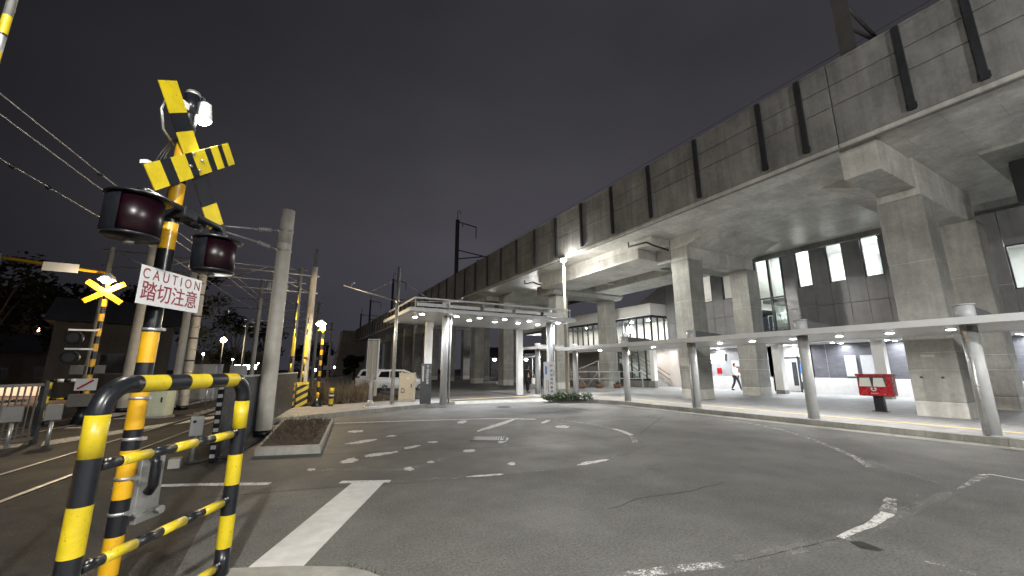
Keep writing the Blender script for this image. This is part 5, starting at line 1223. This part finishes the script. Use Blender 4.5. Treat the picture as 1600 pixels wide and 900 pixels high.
house('low dark house behind the orange street lamp', -19.5, 49, 6, 5, 2.9, 'cream_bld', [(-1, .9, 1.5, .8, None), (1.5, .9, 1, 1, None)], 'gable', R(20))
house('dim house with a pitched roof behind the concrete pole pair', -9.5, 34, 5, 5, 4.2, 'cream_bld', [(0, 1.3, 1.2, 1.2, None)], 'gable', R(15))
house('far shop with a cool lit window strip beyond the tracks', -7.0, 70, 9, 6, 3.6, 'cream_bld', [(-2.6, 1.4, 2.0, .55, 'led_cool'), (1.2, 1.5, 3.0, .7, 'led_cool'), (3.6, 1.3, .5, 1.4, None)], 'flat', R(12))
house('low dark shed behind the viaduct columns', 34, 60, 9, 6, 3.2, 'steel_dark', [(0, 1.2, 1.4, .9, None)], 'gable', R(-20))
mb = MB(); mb.box(-6, 2.2, -.12, .12, 0, .62, 'cream_wall'); tag(mb.build('roadside_wall', loc=(-12.6, 35.7, -.03), rz=HEAD), 'low pale roadside wall lit orange behind the barred fence', 'wall')
lamp('SPOT', (-16.6, 33.2, 4.6), 480, (1, .62, .40), .3, (0, 0, 0), 140, .3); street_lamp('added unseen orange lamp that lights the low roadside wall at the left', -17.4, 33.2, 5.0, 'gray_paint', 'sodium', .25, 0)  # out-of-view lamp and spot added to throw orange light on the wall
random.seed(4)
for k, (x, y, z, m, r, lab) in enumerate(((-6.5, 55, 4.6, 'warm_lamp', .28, 'warm yard lamp glowing among the dark trees'), (-7.4, 50, 3.0, 'led', .09, 'small white lamp left of the warm yard lamp'), (3.0, 75, 1.3, 'led_cool', .16, 'left one of two small cool lamps far down the track'), (4.2, 75, 1.3, 'led_cool', .16, 'right one of two small cool lamps far down the track'), (8.0, 85, 1.8, 'led_cool', .16, 'lone cool lamp before the viaduct end block'),
        (-5.4, 55, 2.6, 'led', .08, 'tiny white lamp under the warm yard lamp'), (-3.2, 60, 2.2, 'led', .08, 'tiny white lamp right of the yard lamp'))):
    t = thing('yard_lamp', lab, 'lamp', (x, y, -.05), 0)
    mb = MB(); mb.cyl((0, 0, 0), (0, 0, z), .05, .04, 'steel_dark', 8); mb.build('post', t); mb = MB(); mb.sphere((0, 0, z + r * .6), r, m); mb.build('globe', t)
lamp('POINT', (-6.5, 54, 4.3), 60, (1, .8, .5), .3)
# shelter with lamps behind the viaduct
SHE = thing('bicycle_shelter', 'low roofed shelter with bright lamps far behind the woman under the viaduct', 'shelter', (30, 48, -.05), R(-20))
mb = MB(); mb.prism([(-7, 2.9), (7, 3.3), (7, 3.4), (-7, 3.0)], -1.5, 1.5, 'y', 'steel_dark'); mb.build('roof', SHE)
for x in (-6.5, 0, 6.5):
    mb = MB(); mb.cyl((x, 0, 0), (x, 0, 3.0), .06, .06, 'gray_paint', 10); mb.build('post', SHE)
for x in (-5.5, -2.5, -1.2, 1.6, 4.5, 5.4):
    mb = MB(); mb.sphere((x, -1.4, 2.75), .2, 'led', (1.2, 1, .7)); mb.build('lamp', SHE)
lamp('POINT', (29, 45.5, 2.6), 60, (1, .97, .93), .2)

# ------------------------------------------------------------------ world, camera, render settings
w = bpy.data.worlds.new('World'); SC.world = w; w.use_nodes = True; nt = w.node_tree; nt.nodes.clear()
out = nd(nt, 'ShaderNodeOutputWorld'); bg = nd(nt, 'ShaderNodeBackground'); bg2 = nd(nt, 'ShaderNodeBackground'); add = nd(nt, 'ShaderNodeAddShader')
sky = nd(nt, 'ShaderNodeTexSky', sky_type='NISHITA'); sky.sun_disc = False; sky.sun_elevation = R(-8); sky.sun_rotation = R(200)
nt.links.new(sky.outputs[0], bg2.inputs[0]); bg2.inputs[1].default_value = .05
tc = nd(nt, 'ShaderNodeTexCoord'); sp = nd(nt, 'ShaderNodeSeparateXYZ'); nt.links.new(tc.outputs['Generated'], sp.inputs[0])
rp_ = nd(nt, 'ShaderNodeValToRGB'); nt.links.new(sp.outputs[2], rp_.inputs[0])
el = rp_.color_ramp.elements
el[0].position = 0; el[0].color = (.0034, .0034, .0044, 1); el[1].position = 1; el[1].color = (.0020, .0019, .0023, 1)
e = el.new(.12); e.color = (.0035, .0034, .0042, 1); e = el.new(.30); e.color = (.0040, .0038, .0045, 1); e = el.new(.62); e.color = (.0026, .0025, .0029, 1)
n1 = nd(nt, 'ShaderNodeTexNoise'); n1.inputs['Scale'].default_value = 1.7; n1.inputs['Detail'].default_value = 5; mp = nd(nt, 'ShaderNodeMapping'); mp.inputs['Scale'].default_value = (1, 1, 2.2)
nt.links.new(tc.outputs['Generated'], mp.inputs[0]); nt.links.new(mp.outputs[0], n1.inputs['Vector'])
side = remap(nt, sp.outputs[0], -.40, .30, .34, 1.05)
c_ = scaled(nt, scaled(nt, rp_.outputs[0], remap(nt, n1.outputs['Fac'], .3, .7, .86, 1.14)), side)
nt.links.new(c_, bg.inputs[0]); bg.inputs[1].default_value = 1.16
nt.links.new(bg.outputs[0], add.inputs[0]); nt.links.new(bg2.outputs[0], add.inputs[1]); nt.links.new(add.outputs[0], out.inputs[0])

cam = bpy.data.cameras.new('camera'); co = bpy.data.objects.new('camera', cam); COL.objects.link(co)
cam.sensor_width = 36; cam.lens = 620 / 1600 * 36; cam.clip_start = .05; cam.clip_end = 2000
co.location = (0, 0, 1.55)
co.rotation_euler = (Matrix.Rotation(HEAD, 3, 'Z') @ Matrix.Rotation(R(90 + 11.45), 3, 'X') @ Matrix.Rotation(R(-.1), 3, 'Z')).to_euler()
SC.camera = co
SC.view_settings.view_transform = 'Standard'; SC.view_settings.look = 'None'; SC.view_settings.gamma = 1; SC.view_settings.exposure = 3.62
SC.render.engine = 'CYCLES'
cy = SC.cycles; cy.use_denoising = True; cy.max_bounces = 7; cy.diffuse_bounces = 4; cy.glossy_bounces = 3; cy.transparent_max_bounces = 12; cy.caustics_reflective = False; cy.caustics_refractive = False; cy.sample_clamp_indirect = 4; cy.sample_clamp_direct = 0
